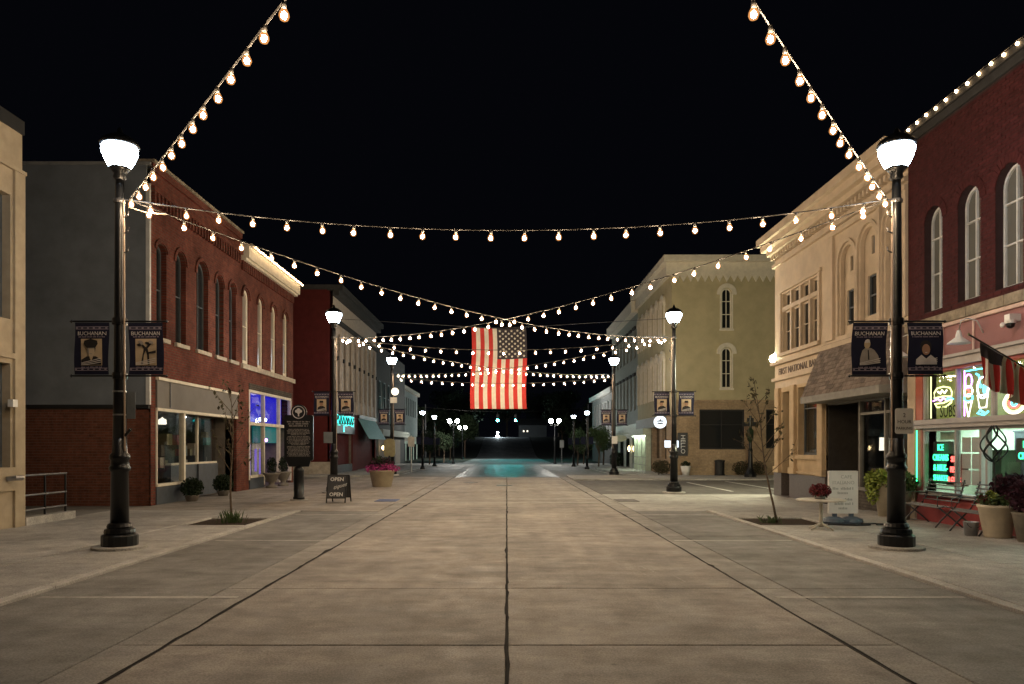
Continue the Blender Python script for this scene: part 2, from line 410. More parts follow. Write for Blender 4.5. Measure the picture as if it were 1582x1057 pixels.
def room(mb, pt, u0, u1, v0, v1, d0, d1):         # open-fronted inner box
    q = lambda a, b, c, d: mb.quad(pt(*a), pt(*b), pt(*c), pt(*d))
    q((u0, v0, d1), (u1, v0, d1), (u1, v1, d1), (u0, v1, d1)); q((u0, v0, d0), (u1, v0, d0), (u1, v0, d1), (u0, v0, d1))
    q((u0, v1, d0), (u1, v1, d0), (u1, v1, d1), (u0, v1, d1)); q((u0, v0, d0), (u0, v0, d1), (u0, v1, d1), (u0, v1, d0))
    q((u1, v0, d0), (u1, v0, d1), (u1, v1, d1), (u1, v1, d0))
def text(s, size, mat, parent, name, origin, right, up, ext=0.004, align='CENTER', shear=0.0, sx=1.0, bold=0.0, warp=None):
    c = bpy.data.curves.new('lettering', 'FONT'); c.body = s; c.size = size; c.extrude = ext; c.align_x = align; c.shear = shear; c.offset = bold
    c.resolution_u = 2
    t = bpy.data.objects.new('tmp', c); me = bpy.data.meshes.new_from_object(t)
    bpy.data.objects.remove(t); bpy.data.curves.remove(c)
    r = Vector(right).normalized(); u = Vector(up).normalized(); n = r.cross(u)
    o0 = wloc(parent); org = Vector(origin)
    if warp:
        for v in me.vertices: v.co = Vector(warp(v.co.x * sx, v.co.y, v.co.z)) - o0
    else:
      for v in me.vertices: v.co = org + r * v.co.x * sx + u * v.co.y + n * v.co.z - o0
    me.materials.append(M[mat]); me.name = name
    o = bpy.data.objects.new(name, me); col.objects.link(o); o.parent = parent
    return o
def wordmarks(mb, pt, u0, u1, v, h, w0, w1, rnd):   # far lettering too small to read: strokes of word length
    u = u0
    while u < u1 - 0.01:
        L = min(rnd.uniform(1.2, 4.5) * h, u1 - u)
        k = u
        while k < u + L - 0.3 * h:
            mb.bx(pt, k, k + h * 0.42, v, v + h * rnd.choice((0.75, 1.0)), w0, w1); k += h * 0.62
        u += L + h * 0.6
def leaves(mb, c, rad, n, size, rnd, flat=1.0, shell=0.35):
    for _ in range(n):
        while True:
            p = Vector((rnd.uniform(-1, 1), rnd.uniform(-1, 1), rnd.uniform(-1, 1)))
            if shell < p.length < 1: break
        p = Vector((c[0] + p.x * rad[0], c[1] + p.y * rad[1], c[2] + p.z * rad[2]))
        a = Vector((rnd.gauss(0, 1), rnd.gauss(0, 1), rnd.gauss(0, 1))).normalized(); b = a.orthogonal().normalized()
        b = (Matrix.Rotation(rnd.uniform(0, 6.28), 3, a) @ b); s_ = size * rnd.uniform(0.6, 1.3)
        d = a.cross(b)
        mb.add((p - b * s_, p + d * s_ * .45, p + b * s_, p - d * s_ * .45), ((0, 1, 2, 3),))
# ------------------------------------------------------------------ ground, road, pavements
def smooth(t): t = max(0.0, min(1.0, t)); return t * t * (3 - 2 * t)
def h(y):
    if y < 104: return 0.0
    if y < 150: return 3.5 * smooth((y - 104) / 52) / smooth(46 / 52)
    return 3.5 + 0.25 * smooth((y - 150) / 30)
def ribbon(name, x0, x1, ys, dz, mat, thick=0.0, xf=None):
    mb = MB()
    for a, b in zip(ys, ys[1:]):
        A0, A1 = (x0, x1) if xf is None else xf(a); B0, B1 = (x0, x1) if xf is None else xf(b)
        mb.quad((A0, a, h(a) + dz), (A1, a, h(a) + dz), (B1, b, h(b) + dz), (B0, b, h(b) + dz))
        if thick:
            mb.quad((A0, a, h(a) + dz - thick), (A0, a, h(a) + dz), (B0, b, h(b) + dz), (B0, b, h(b) + dz - thick))
            mb.quad((A1, a, h(a) + dz), (A1, a, h(a) + dz - thick), (B1, b, h(b) + dz - thick), (B1, b, h(b) + dz))
    if thick:
        a = ys[0]; A0, A1 = (x0, x1) if xf is None else xf(a)
        mb.quad((A0, a, h(a) + dz - thick), (A1, a, h(a) + dz - thick), (A1, a, h(a) + dz), (A0, a, h(a) + dz))
    return tag(mb.build(name, mat), kind='structure')
def frange(a, b, s):
    r = []; x = a
    while x < b - 1e-6: r.append(x); x += s
    return r + [b]
gy = [-60, -20, 0, 20] + frange(40, 240, 4) + [400, 900]
g = MB()
gx = [-400, -60, -20, -10, 0, 10, 20, 60, 400]
for a, b in zip(gy, gy[1:]):
    for c, d in zip(gx, gx[1:]):
        g.quad((c, a, h(a) - 0.06), (d, a, h(a) - 0.06), (d, b, h(b) - 0.06), (c, b, h(b) - 0.06))
tag(g.build('ground', 'joint_dirt'), kind='structure')

G = 0.010
def slab_set(name, mat, xs, ys, z, label=None):
    root = bpy.data.objects.new(name, None); col.objects.link(root); root['kind'] = 'structure'
    root.location = ((xs[0] + xs[-1]) / 2, ys[0], 0)
    for a, b in zip(xs, xs[1:]):
        for c, d in zip(ys, ys[1:]):
            m = MB(); jz = random.uniform(-0.002, 0.002); e = 0.006
            x0, x1, y0, y1 = a + G, b - G, c + G * .7, d - G * .7
            zt = z + jz
            V = [(x0, y0, -0.055), (x1, y0, -0.055), (x1, y1, -0.055), (x0, y1, -0.055),
                 (x0, y0, zt - e), (x1, y0, zt - e), (x1, y1, zt - e), (x0, y1, zt - e),
                 (x0 + e, y0 + e, zt), (x1 - e, y0 + e, zt), (x1 - e, y1 - e, zt), (x0 + e, y1 - e, zt)]
            F = [(8, 9, 10, 11)] + [(i, (i + 1) % 4, 4 + (i + 1) % 4, 4 + i) for i in range(4)] + [(4 + i, 4 + (i + 1) % 4, 8 + (i + 1) % 4, 8 + i) for i in range(4)]
            m.add(V, F); m.build('concrete_slab', mat, root)
    return root
YR = [-6, -2, 1.2, 3.6, 6.0, 8.4, 13.2, 18.0, 22.0, 26.6, 31.4, 36.2, 38.9]
slab_set('road', 'road_concrete', [-2.74, 0.0, 2.74], YR, 0.0)
slab_set('gutter_west', 'gutter_concrete', [-3.17, -2.74], YR, 0.0)
slab_set('gutter_east', 'gutter_concrete', [2.74, 3.17], YR, 0.0)
YP = [-6, -1.2, 3.6, 8.4, 13.2, 18.4]
slab_set('parking_lane_west', 'lane_concrete', [-5.08, -3.17], YP, 0.0)
slab_set('parking_lane_east', 'lane_concrete', [3.17, 4.92], YP, 0.0)
slab_set('kerb_west', 'kerb_concrete', [-5.24, -5.08], YP, 0.03)
slab_set('kerb_east', 'kerb_concrete', [4.92, 5.08], YP, 0.03)
YS = [-6, -3.5, -0.8, 1.9, 4.6, 7.3, 10.0, 12.4, 14.9, 16.4, 18.4]
def walk(name, xs, pits):
    root = slab_set(name, 'walk_concrete', xs, YS, 0.03)
    for ch in list(root.children):
        bb = [root.location + Vector(c) for c in ch.bound_box]; x0 = min(b.x for b in bb); x1 = max(b.x for b in bb); y0 = min(b.y for b in bb); y1 = max(b.y for b in bb)
        for p in pits:
            if x0 < p[0] < x1 and y0 < p[1] < y1: bpy.data.objects.remove(ch); break
    return root
wk = walk('pavement_west', [-9.75, -6.6, -5.24], [(-5.9, 15.6)])
m = MB(); m.box(-6.59, -6.5, 14.91, 16.39, -0.05, 0.03); m.build('pit_edging', 'kerb_concrete', wk)
m = MB(); m.box(-6.5, -5.25, 14.91, 16.39, -0.05, 0.004); m.build('soil', 'pit_soil', wk)
wk2 = walk('pavement_east', [5.08, 6.6, 9.1], [(5.8, 15.6)])
m = MB(); m.box(6.5, 6.59, 14.91, 16.39, -0.05, 0.03); m.build('pit_edging', 'kerb_concrete', wk2)
m = MB(); m.box(5.09, 6.5, 14.91, 16.39, -0.05, 0.004); m.build('soil', 'pit_soil', wk2)
YQ = [18.4, 20.6, 22.9, 26.6, 31.4, 36.2, 38.9]
slab_set('plaza_west', 'road_concrete', [-9.75, -6.6, -3.17], YQ, 0.004)
slab_set('plaza_alley_west', 'lane_concrete', [-24, -17, -9.75], [33.3, 37, 40.95], 0.0)
slab_set('yard_west', 'lane_concrete', [-24, -13.5, -9.75], [14.0, 17, 20.0], 0.0)
slab_set('plaza_east', 'walk_concrete', [3.17, 6.6, 9.1], [18.4, 20.6, 22.9, 24.9], 0.004)
# side street / car park between the bank and the olive block
m = MB(); m.box(3.2, 40, 24.92, 35.4, -0.055, -0.004); lot = tag(m.build('car_park', 'lot_asphalt'), kind='structure')
for x, a, b in ((8.0, 26.6, 33.2), (10.0, 27.6, 34.2), (12.3, 27.6, 34.2), (14.6, 27.6, 34.2)):
    m = MB(); m.box(x, x + 0.11, a, b, -0.003, 0.001); m.build('stall_line', 'paint_white', lot)
slab_set('pavement_corner_east', 'walk_concrete', [3.17, 7.0, 10.4, 14, 20, 40], [35.4, 37.6, 40.2], 0.06)
# beyond the near block: tarmac road that dips and then climbs the hill
yf = frange(38.9, 66, 3) 
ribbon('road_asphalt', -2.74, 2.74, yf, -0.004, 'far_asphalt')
ribbon('parking_lane_far_west', -6.3, -2.76, yf, 0.0, 'lane_concrete')
ribbon('parking_lane_far_east', 2.76, 6.3, yf, 0.0, 'lane_concrete')
ribbon('pavement_far_west', -10.8, -6.3, frange(38.95, 66, 4), 0.09, 'walk_concrete', 0.15)
ribbon('pavement_far_east', 6.3, 10.9, frange(40.2, 66, 4), 0.09, 'walk_concrete', 0.15)
ribbon('cross_street', -60, 60, [66, 70, 74], -0.008, 'cross_asphalt')
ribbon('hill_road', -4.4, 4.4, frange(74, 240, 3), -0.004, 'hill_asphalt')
g2 = MB()
for s in (-1, 1):
    for a, b in zip(frange(74, 242, 4), frange(74, 242, 4)[1:]):
        for x0, x1, e0, e1 in ((4.4, 12, -0.01, 0.12), (12, 40, 0.12, 1.5), (40, 120, 1.5, 5)):
            g2.quad((s * x0, a, h(a) + e0), (s * x1, a, h(a) + e1), (s * x1, b, h(b) + e1), (s * x0, b, h(b) + e0))
tag(g2.build('hillside', 'dark_earth'), kind='structure')
# painted lines
def strip(name, x0, x1, y0, y1, z=0.0035, mat='paint_worn'):
    m = MB(); n = 14; rn = random.Random(int(abs(x0 * 31 + y0 * 17) * 10))
    alongx = abs(x1 - x0) > abs(y1 - y0)
    for k in range(n):
        if alongx: a, b = x0 + (x1 - x0) * k / n, x0 + (x1 - x0) * (k + 1) / n; j = rn.uniform(-.008, .008); m.quad((a, y0 + j, z), (b, y0 + j, z), (b, y1 - j, z), (a, y1 - j, z))
        else: a, b = y0 + (y1 - y0) * k / n, y0 + (y1 - y0) * (k + 1) / n; m.quad((x0, a, z), (x1, a, z), (x1, b, z), (x0, b, z))
    o = m.build(name, mat); return tag(o, kind='structure')
for y in (7.85, 12.62, 17.4):
    strip('stall_marking', -4.95, -2.85, y, y + 0.085); strip('stall_marking', 2.85, 4.85, y, y + 0.085)
strip('crosswalk_marking', -3.1, 3.0, 21.25, 21.4); strip('crosswalk_marking', -3.25, 2.9, 22.6, 22.75)
strip('lane_marking', -6.1, -4.3, 43.2, 43.4, 0.004); strip('lane_marking', -6.1, -5.95, 43.2, 52, 0.005); strip('lane_marking', 5.95, 6.1, 42.0, 54, 0.005); strip('lane_marking', 4.3, 6.1, 41.6, 41.8, 0.004)
for x0, x1, mm in ((-3.85, -3.22, 'pad_blue'), (3.22, 3.85, 'pad_grey')):
    r0 = bpy.data.objects.new('tactile_pad', None); col.objects.link(r0); r0.location = ((x0 + x1) / 2, 22.0, 0.004); r0['kind'] = 'structure'
    m = MB(); m.box(x0, x1, 21.6, 22.5, 0.0, 0.014); m.build('pad_plate', mm, r0)
    m = MB()
    for i in range(8):
        for j in range(10): m.lathe([(0.022, 0.0), (0.014, 0.006)], (x0 + 0.06 + i * 0.073, 21.66 + j * 0.085, 0.013), 6)
    o = m.build('domes', mm, r0); o['kind'] = 'stuff'
# drain covers in the roadway
for x, y in ((-0.1, 30.5), (-1.6, 33.0), (0.15, 9.7), (-2.45, 10.3)):
    if y < 15: continue
    m = MB(); m.lathe([(0.33, 0.0), (0.33, 0.008), (0.30, 0.011)], (x, y, 0), 20)
    o = m.build('manhole_cover', 'dark_steel'); tag(o, 'round dark iron manhole cover set in the concrete roadway', 'manhole', 'manhole covers in the road')

def sealant(x, wmin, wmax, seed, y0=1.0, y1=38.5):
    rn = random.Random(seed); m = MB(); y = y0; pw, pj = wmin, 0.0
    while y < y1:
        L = rn.uniform(.12, .5); nw = rn.uniform(wmin, wmax) * (2.2 if rn.random() < .06 else 1); nj = rn.uniform(-.012, .012)
        m.quad((x + pj - pw, y, .004), (x + pj + pw, y, .004), (x + nj + nw, y + L, .004), (x + nj - nw, y + L, .004)); pw, pj = nw, nj; y += L
    tag(m.build('joint_sealant', 'joint_dirt'), kind='structure')
sealant(-2.74, .010, .024, 1); sealant(2.74, .008, .018, 2); sealant(0.0, .008, .014, 3)

rn = random.Random(12)
m = MB()
for k in range(26):
    y = rn.uniform(7.5, 17); x = rn.choice((-1.45, 1.5)) + rn.gauss(0, .3) - (.04 * (y - 12)); L = rn.uniform(.1, .55); a = rn.uniform(-.35, .1); wd = rn.uniform(.002, .005)
    m.quad((x - wd, y, .0036), (x + wd, y, .0036), (x + a * L + wd * .3, y + L, .0036), (x + a * L - wd * .3, y + L, .0036))
o = m.build('scuff_marks', 'kerb_concrete'); o['kind'] = 'stuff'; o['label'] = 'thin pale scuff scratches on the concrete roadway'; o['category'] = 'scuffs'
# ------------------------------------------------------------------ west side buildings
def body(root, mat, x0, x1, y0, y1, z0, z1, name='building_mass'): return boxm(name, mat, root, x0, x1, y0, y1, z0, z1)
def brickwork(root, pt, u0, u1, v0, v1, opens, mat, axis_u_is_y, sgn, key, bl=0.205, bh=0.063, joint=0.011, proud=0.009):
    """running-bond bricks standing proud of the mortar; the 300 that show largest are single objects"""
    full, rest = [], []; row = 0; v = v0 + joint
    while v + bh <= v1 + 1e-6:
        off = 0.0 if row % 2 else (bl + joint) / 2
        u = u0 - off
        while u < u1:
            a, b = max(u, u0), min(u + bl, u1)
            segs = [(a, b)]
            for o in opens:
                hv = halfw(o, v + bh / 2) or halfw(o, v + bh * .1)
                if hv is None: continue
                ns = []
                for s0, s1 in segs:
                    if hv[1] <= s0 or hv[0] >= s1: ns.append((s0, s1)); continue
                    if s0 < hv[0]: ns.append((s0, hv[0] - .002))
                    if s1 > hv[1]: ns.append((hv[1] + .002, s1))
                segs = ns
            for s0, s1 in segs:
                if s1 - s0 > bl - 1e-4: full.append((s0, v))
                elif s1 - s0 > 0.03: rest.append((s0, s1, v))
            u += bl + joint
        v += bh + joint; row += 1
    full.sort(key=key)
    one = MB(); one.bx(lambda a, b, c: tuple(Vector(pt(a, b, c)) - Vector(pt(0, 0, 0))), 0, bl, 0, bh, 0.001, proud)
    me = one.build('brick', mat); mesh = me.data; bpy.data.objects.remove(me)
    for s0, vv_ in full[:300]:
        p = Vector(pt(s0, vv_, random.uniform(-.002, .002))); inst('brick', mesh, root, p)
    m = MB()
    for s0, vv_ in full[300:]: j = random.uniform(-.002, .002); m.bx(pt, s0, s0 + bl, vv_, vv_ + bh, 0.001, proud + j)
    for s0, s1, vv_ in rest: m.bx(pt, s0, s1, vv_, vv_ + bh, 0.001, proud)
    o = m.build('brickwork', mat, root); o['kind'] = 'stuff'

# --- tan stone corner building (only its last pier and window are in view)
tb = thing('stone_building', 'tan stone building with a tall dark window beside the railing', 'building', (-13, 13, 0))
body(tb, 'room_dark', -22, XL - 0.25, 9.2, 14.69, 0, 7.4)
m = MB(); wall(m, FL, 9.2, 14.7, 0, 7.75, [(12.6, 14.35, 1.2, 3.2, 0), (12.6, 14.35, 4.05, 6.45, 0), (9.6, 12.1, 1.2, 3.2, 0), (9.6, 12.1, 4.05, 6.45, 0)], 0.25)
m.quad((-22, 14.7, 0), (XL, 14.7, 0), (XL, 14.7, 7.75), (-22, 14.7, 7.75))
m.build('wall', 'tan_stone', tb)
for o in ((12.6, 14.35, 1.2, 3.2, 0), (12.6, 14.35, 4.05, 6.45, 0), (9.6, 12.1, 1.2, 3.2, 0), (9.6, 12.1, 4.05, 6.45, 0)):
    window(tb, FL, o, 'dark_frame', 'night_pane', wd=-0.16, mull=(0.5,), rails=(0.42, 0.6))
m = MB(); m.bx(FL, 14.42, 14.72, 0, 7.0, 0.002, 0.05); m.build('pier', 'tan_stone', tb)
for a, b, c, d in ((14.74, 6.95, 7.02, .07), (14.42, 3.3, 3.4, .05)): m = MB(); m.bx(FL, 9.2, a, b, c, 0.003, d); m.build('string_course', 'tan_stone', tb)
m = MB(); m.bx(FL, 9.0, 14.73, 7.75, 8.02, -12, 0.03); m.build('roof_edge', 'black_matte', tb)
m = MB(); m.bx(FL, 9.2, 14.42, 0.75, 1.2, 0.002, 0.06); m.build('sill', 'tan_stone', tb)
tag(boxm('wall_box', 'sign_white', None, -9.52, -9.42, 14.2, 14.34, 2.36, 2.5), 'small white camera box on the tan stone pier', 'camera')
m = MB(); m.tube([(-9.5, 14.15, 0.98), (-9.36, 14.2, 1.0), (-9.3, 14.3, 1.0)], 0.05, 8); tag(m.build('pipe_fitting', 'steel'), 'short steel pipe stub sticking out of the tan stone building', 'pipe')

# --- grey clad side wall and red brick shop with five dark windows
b1 = thing('brick_building', 'red brick shop with five dark arched windows and a grey clad side wall', 'building', (-13, 23, 0))
Z1 = 9.25; Y0, Y1 = 20.0, 26.75
W1 = [(20.33, 20.93, 4.6, 7.2, 0.7), (21.5, 22.2, 4.6, 7.3, 1), (22.95, 23.85, 4.6, 7.4, 1), (24.45, 25.15, 4.6, 7.3, 1), (25.65, 26.3, 4.6, 7.3, 1)]
body(b1, 'room_dark', -21, XL - 0.25, Y0 + 0.05, Y1, 3.42, Z1 - 0.35)
m = MB(); wall(m, FL, Y0, Y1, 3.46, Z1, W1, 0.25)
m.bx(FL, Y0, Y0 + 0.28, 0, 3.46, -0.4, 0); m.bx(FL, 26.35, Y1, 0, 3.46, -0.4, 0)
m.build('wall', 'brick_left', b1)
for i, o in enumerate(W1):
    if i == 2: window(b1, FL, o, 'dark_frame', 'night_pane', -0.15, 0.07, mull=(0.5,), rails=(0.5,))
    else: window(b1, FL, o, 'dark_frame', 'night_pane', -0.15, 0.07, mull=(), rails=(0.52,))
    m = MB(); m.bx(FL, o[0] - 0.08, o[1] + 0.08, 4.48, 4.595, 0.002, 0.09); m.build('sill', 'sill_stone', b1)
    m = MB(); P = outline((o[0] - 0.12, o[1] + 0.12, o[3] - 0.5, o[3] + 0.12, o[4])); Q = outline((o[0] - 0.02, o[1] + 0.02, o[3] - 0.5, o[3] + 0.02, o[4]))
    for k in range(2, len(P) - 1): m.add([FL(*P[k], .001), FL(*P[k + 1], .001), FL(*Q[k + 1], .001), FL(*Q[k], .001), FL(*P[k], .04), FL(*P[k + 1], .04), FL(*Q[k + 1], .04), FL(*Q[k], .04)], [(4, 5, 6, 7), (0, 1, 5, 4), (2, 3, 7, 6), (0, 4, 7, 3), (1, 2, 6, 5)])
    m.build('arch_hood', 'brick_left', b1)
cm = MB(); cm.bx(lambda u, v, w_: (w_, u, v), 0, 0.10, 0, 0.34, 0.001, 0.09); cmo = cm.build('corbel', 'brick_left'); cmesh = cmo.data; bpy.data.objects.remove(cmo)
for k in range(30): inst('corbel', cmesh, b1, (XL, Y0 + 0.05 + k * 0.222, 8.15))
m = MB(); m.bx(FL, Y0, Y1, 8.49, 8.62, 0.002, 0.11); m.bx(FL, Y0, Y1, 9.05, Z1, 0.002, 0.07); m.build('brick_course', 'brick_left', b1)
m = MB(); m.bx(FL, Y0 - .03, Y1, Z1, Z1 + 0.07, -0.5, 0.13); m.build('coping', 'stone_worn', b1)
# side wall: bricks below, grey cladding above
S = FF(Y0)
m = MB(); m.quad((-21, Y0, 0), (XL, Y0, 0), (XL, Y0, 2.62), (-21, Y0, 2.62)); m.build('side_wall', 'mortar_side', b1)
brickwork(b1, S, -13.6, XL - 0.01, 0.0, 2.6, [], 'brick_clay_side', False, 1, key=lambda t: abs(t[0] + 10.6) + 0.6 * abs(t[1] - 1.3))
m = MB(); m.bx(S, -21, XL - 0.09, 2.72, Z1 - 0.1, 0.0, 0.06); m.build('cladding', 'grey_stucco', b1)
m = MB(); m.bx(S, -21, XL - 0.02, 2.62, 2.72, 0.0, 0.075); m.build('drip_edge', 'black_matte', b1)
m = MB(); m.bx(S, XL - 0.09, XL + 0.012, 2.725, Z1 - 0.6, 0.002, 0.085); m.build('corner_trim', 'white_trim', b1)
m = MB(); m.bx(S, -21, XL + .02, Z1 - 0.1, Z1 - 0.02, -0.2, 0.09); m.build('parapet_cap', 'grey_block', b1)
# shop front
m = MB(); m.bx(FL, Y0 + 0.28, 26.35, 2.66, 3.42, -0.25, 0.05); m.build('sign_panel', 'beige_panel', b1)
m = MB(); m.bx(FL, Y0 + 0.28, 26.35, 3.42, 3.5, -0.2, 0.1); m.bx(FL, Y0 + 0.28, 26.35, 2.58, 2.66, -0.2, 0.06); m.build('sign_trim', 'cream_trim', b1)
m = MB(); m.bx(FL, 21.02, 21.05, 2.70, 3.40, 0.05, 0.075); m.build('conduit', 'dark_steel', b1)
m = MB(); room(m, FL, Y0 + 0.28, 26.35, 0.02, 2.6, -0.1, -4.5); m.build('interior', 'room_mid', b1)
m = MB(); m.bx(FL, Y0 + 0.3, 22.08, 0.0, 0.5, -0.2, 0.02); m.build('stall_riser', 'slate_panel', b1)
m = MB(); m.bx(FL, Y0 + 0.3, 22.08, 0.5, 0.57, -0.2, 0.05); m.bx(FL, 22.0, 22.12, 0.57, 2.58, -0.12, 0.03); m.bx(FL, Y0 + .3, Y0 + .36, .57, 2.58, -.1, .02)
m.bx(FL, 24.05, 24.12, 1.1, 2.58, -0.5, -0.42); m.bx(FL, 22.12, 25.6, 1.04, 1.1, -0.55, -0.4); m.build('shop_frame', 'cream_trim', b1)
m = MB(); m.bx(FL, Y0 + 0.34, 22.02, 0.55, 2.6, -0.05, -0.04); m.build('pane', 'glass', b1)
m = MB(); m.bx(FL, 22.12, 24.06, 1.08, 2.6, -0.47, -0.46); m.build('pane', 'glass', b1)
m = MB(); m.bx(FL, 24.11, 25.62, 1.08, 2.6, -0.47, -0.46); m.build('pane', 'glass', b1)
m = MB(); m.bx(FL, 22.14, 24.0, 0, 1.04, -0.6, -0.42); m.bx(FL, 24.0, 25.6, 0, 1.04, -0.6, -0.36); m.build('stall_riser', 'slate_panel', b1)
m = MB(); m.bx(FL, 25.66, 26.3, 0.05, 2.5, -0.9, -0.85); dr = m.build('door', 'dark_frame', b1)
m = MB(); m.tube([FL(25.75, 1.0, -0.82), FL(25.75, 1.25, -0.82)], 0.015); m.build('handle', 'steel', dr)
rn = random.Random(3)
for k in range(22):
    u = rn.uniform(21.6, 26.0); zz = rn.choice((0.6, 0.95, 1.3, 1.65)); d = rn.uniform(0.7, 1.7)
    m = MB(); m.bx(FL, u, u + rn.uniform(.12, .4), zz, zz + rn.uniform(.12, .45), -d, -d + rn.uniform(.1, .3))
    o = m.build('display_goods', rn.choice(['room_mid', 'wood', 'teal_awning', 'pale_stone', 'red_paint', 'grey_stucco', 'plaque_bronze']), None)
    tag(o, 'small ware on display inside the dim shop window of the grey clad building', 'shop goods', 'goods in the dim shop window')
m = MB(); m.lathe([(0.02, 0.2), (0.03, 0.17), (0.11, 0.13), (0.12, 0.0), (0.10, -0.02)], (XL - .75, 22.3, 2.28), 14)
o = m.build('pendant_lamp', 'lamp_shade_warm', None, True); tag(o, 'white pendant lamp hanging inside the dim shop window', 'lamp')

# --- red brick shop with cream arched windows and a bulb-lit cornice
b2 = thing('brick_building', 'red brick shop with cream arched windows and bulbs along its pale cornice', 'building', (-13, 30, 0))
Y2, Z2 = 33.3, 8.9
W2 = [(26.95 + 1.62 * k + (0.0), 27.6 + 1.62 * k, 4.62, 7.35, 1) for k in range(4)]
body(b2, 'room_dark', -21, XL - 0.25, Y1 + .02, Y2, 3.9, Z2 - 0.3)
m = MB(); wall(m, FL, Y1, Y2, 3.95, Z2 - 0.5, W2, 0.25); m.bx(FL, Y1, 27.6, 0, 3.95, -0.4, 0.0); m.bx(FL, 33.0, Y2, 0, 3.95, -0.4, 0.0)
m.bx(FF(Y2), XL - 10, XL, 0, Z2 - .5, -0.02, 0.0) ; m.build('wall', 'brick_left', b2)
for o in W2:
    window(b2, FL, o, 'cream_trim', 'curtain_pane', -0.05, 0.13, mull=(), rails=(0.5,))
    m = MB(); P = outline((o[0] - 0.16, o[1] + 0.16, o[3] - 0.6, o[3] + 0.16, 1)); Q = outline((o[0] - 0.05, o[1] + 0.05, o[3] - 0.6, o[3] + 0.05, 1))
    for k in range(2, len(P) - 1): m.add([FL(*P[k], .001), FL(*P[k + 1], .001), FL(*Q[k + 1], .001), FL(*Q[k], .001), FL(*P[k], .06), FL(*P[k + 1], .06), FL(*Q[k + 1], .06), FL(*Q[k], .06)], [(4, 5, 6, 7), (0, 1, 5, 4), (2, 3, 7, 6), (0, 4, 7, 3), (1, 2, 6, 5)])
    m.build('arch_hood', 'brick_left', b2)
m = MB(); m.bx(FL, Y1 + .02, Y2 + .05, 4.42, 4.6, 0.002, 0.1); m.build('sill_course', 'sill_stone', b2)
for k in range(32): inst('corbel', cmesh, b2, (XL, Y1 + 0.05 + k * 0.202, 7.98))
m = MB(); m.bx(FL, Y1 + .03, Y2 + .06, Z2 - 0.58, Z2 - 0.5, 0.002, 0.2); m.bx(FL, Y1 + .03, Y2 + .08, Z2 - 0.5, Z2 - 0.08, 0.0, 0.3); m.bx(FL, Y1 + .03, Y2 + .12, Z2 - .08, Z2, -0.2, 0.4); m.build('cornice', 'cream_trim', b2)
m = MB(); m.bx(FL, 27.6, 33.0, 3.72, 3.95, -0.2, 0.03); m.build('lintel', 'brick_dim', b2)
m = MB()
for u in (27.6, 29.3, 31.3, 32.9): m.bx(FL, u, u + 0.1, 0.35 if u < 28 else 0.1, 3.72, -0.12, 0.02)
for a, b, c, d in ((27.7, 32.9, 3.62, 3.72), (27.7, 32.9, 2.4, 2.52), (27.7, 29.3, 0.42, 0.52)): m.bx(FL, a, b, c, d, -0.11, 0.03)
m.build('shop_frame', 'cream_trim', b2)
m = MB(); m.bx(FL, 27.7, 29.3, 0, 0.42, -0.15, 0.01); m.build('stall_riser', 'slate_panel', b2)
for a, b in ((27.7, 29.3), (29.4, 31.3), (31.4, 32.9)):
    m = MB(); m.bx(FL, a, b, 2.52, 3.62, -0.06, -0.05); m.build('pane', 'glass', b2)
m = MB(); m.bx(FL, 27.7, 32.9, 2.5, 3.7, -0.42, -0.4); m.build('transom_lightbox', 'blue_glow', b2)
m = MB(); m.tube([FL(29.5 + 1.5 * k / 60, 2.98 - 0.06 * k / 60 + 0.10 * math.sin(k * 0.95) + 0.05 * math.sin(k * 0.41), -0.36) for k in range(61)], 0.016, 5)
m.tube([FL(29.75 + .3 * math.sin(k * .5), 3.3 + .1 * math.cos(k * .9), -.36) for k in range(14)], 0.02, 5); m.build('script_lettering', 'blue_script', b2)
m = MB(); m.bx(FL, 27.7, 29.3, 0.5, 2.42, -0.06, -0.05); m.build('pane', 'glass', b2)
m = MB(); room(m, FL, 27.62, 32.98, 0.02, 2.45, -0.12, -3.5); m.build('interior', 'room_mid', b2)
m = MB(); m.bx(FL, 29.4, 32.9, 1.75, 2.42, -0.5, -0.45); m.build('fanlight', 'teal_glow', b2)
m = MB(); m.bx(FL, 29.55, 30.9, 0.02, 1.75, -0.6, -0.55); dr = m.build('door', 'white_trim', b2)
m = MB(); m.bx(FL, 29.85, 30.1, 0.6, 1.5, -0.55, -0.535); m.bx(FL, 30.4, 30.62, 0.35, 1.5, -0.55, -0.535); m.build('door_pane', 'purple_glow', dr)
m = MB(); m.bx(FL, 31.5, 32.8, 0.3, 1.7, -1.4, -1.35); m.build('back_screen', 'purple_glow', b2)
for u, z, mm, r, nm in ((29.5, 2.68, 'spot_white', .07, 'spotlight'), (30.1, 2.68, 'spot_white', .07, 'spotlight'), (28.05, 1.95, 'spot_red', .06, 'small_lamp'), (30.2, 1.86, 'neon_violet', .07, 'small_lamp')):
    m = MB(); m.lathe([(0.02, -r), (r * .8, -r * .6), (r, 0), (r * .8, r * .6), (0.02, r)], FL(u, z, -0.2), 10); tag(m.build(nm, mm, None, True), {'neon_violet': 'tiny violet lamp above the white shop door', 'spot_red': 'tiny red lamp glowing inside the blue-lit shop'}.get(mm, 'small white spotlight in the blue transom window'), 'lamp', 'spotlights in blue transom' if mm == 'spot_white' else None)

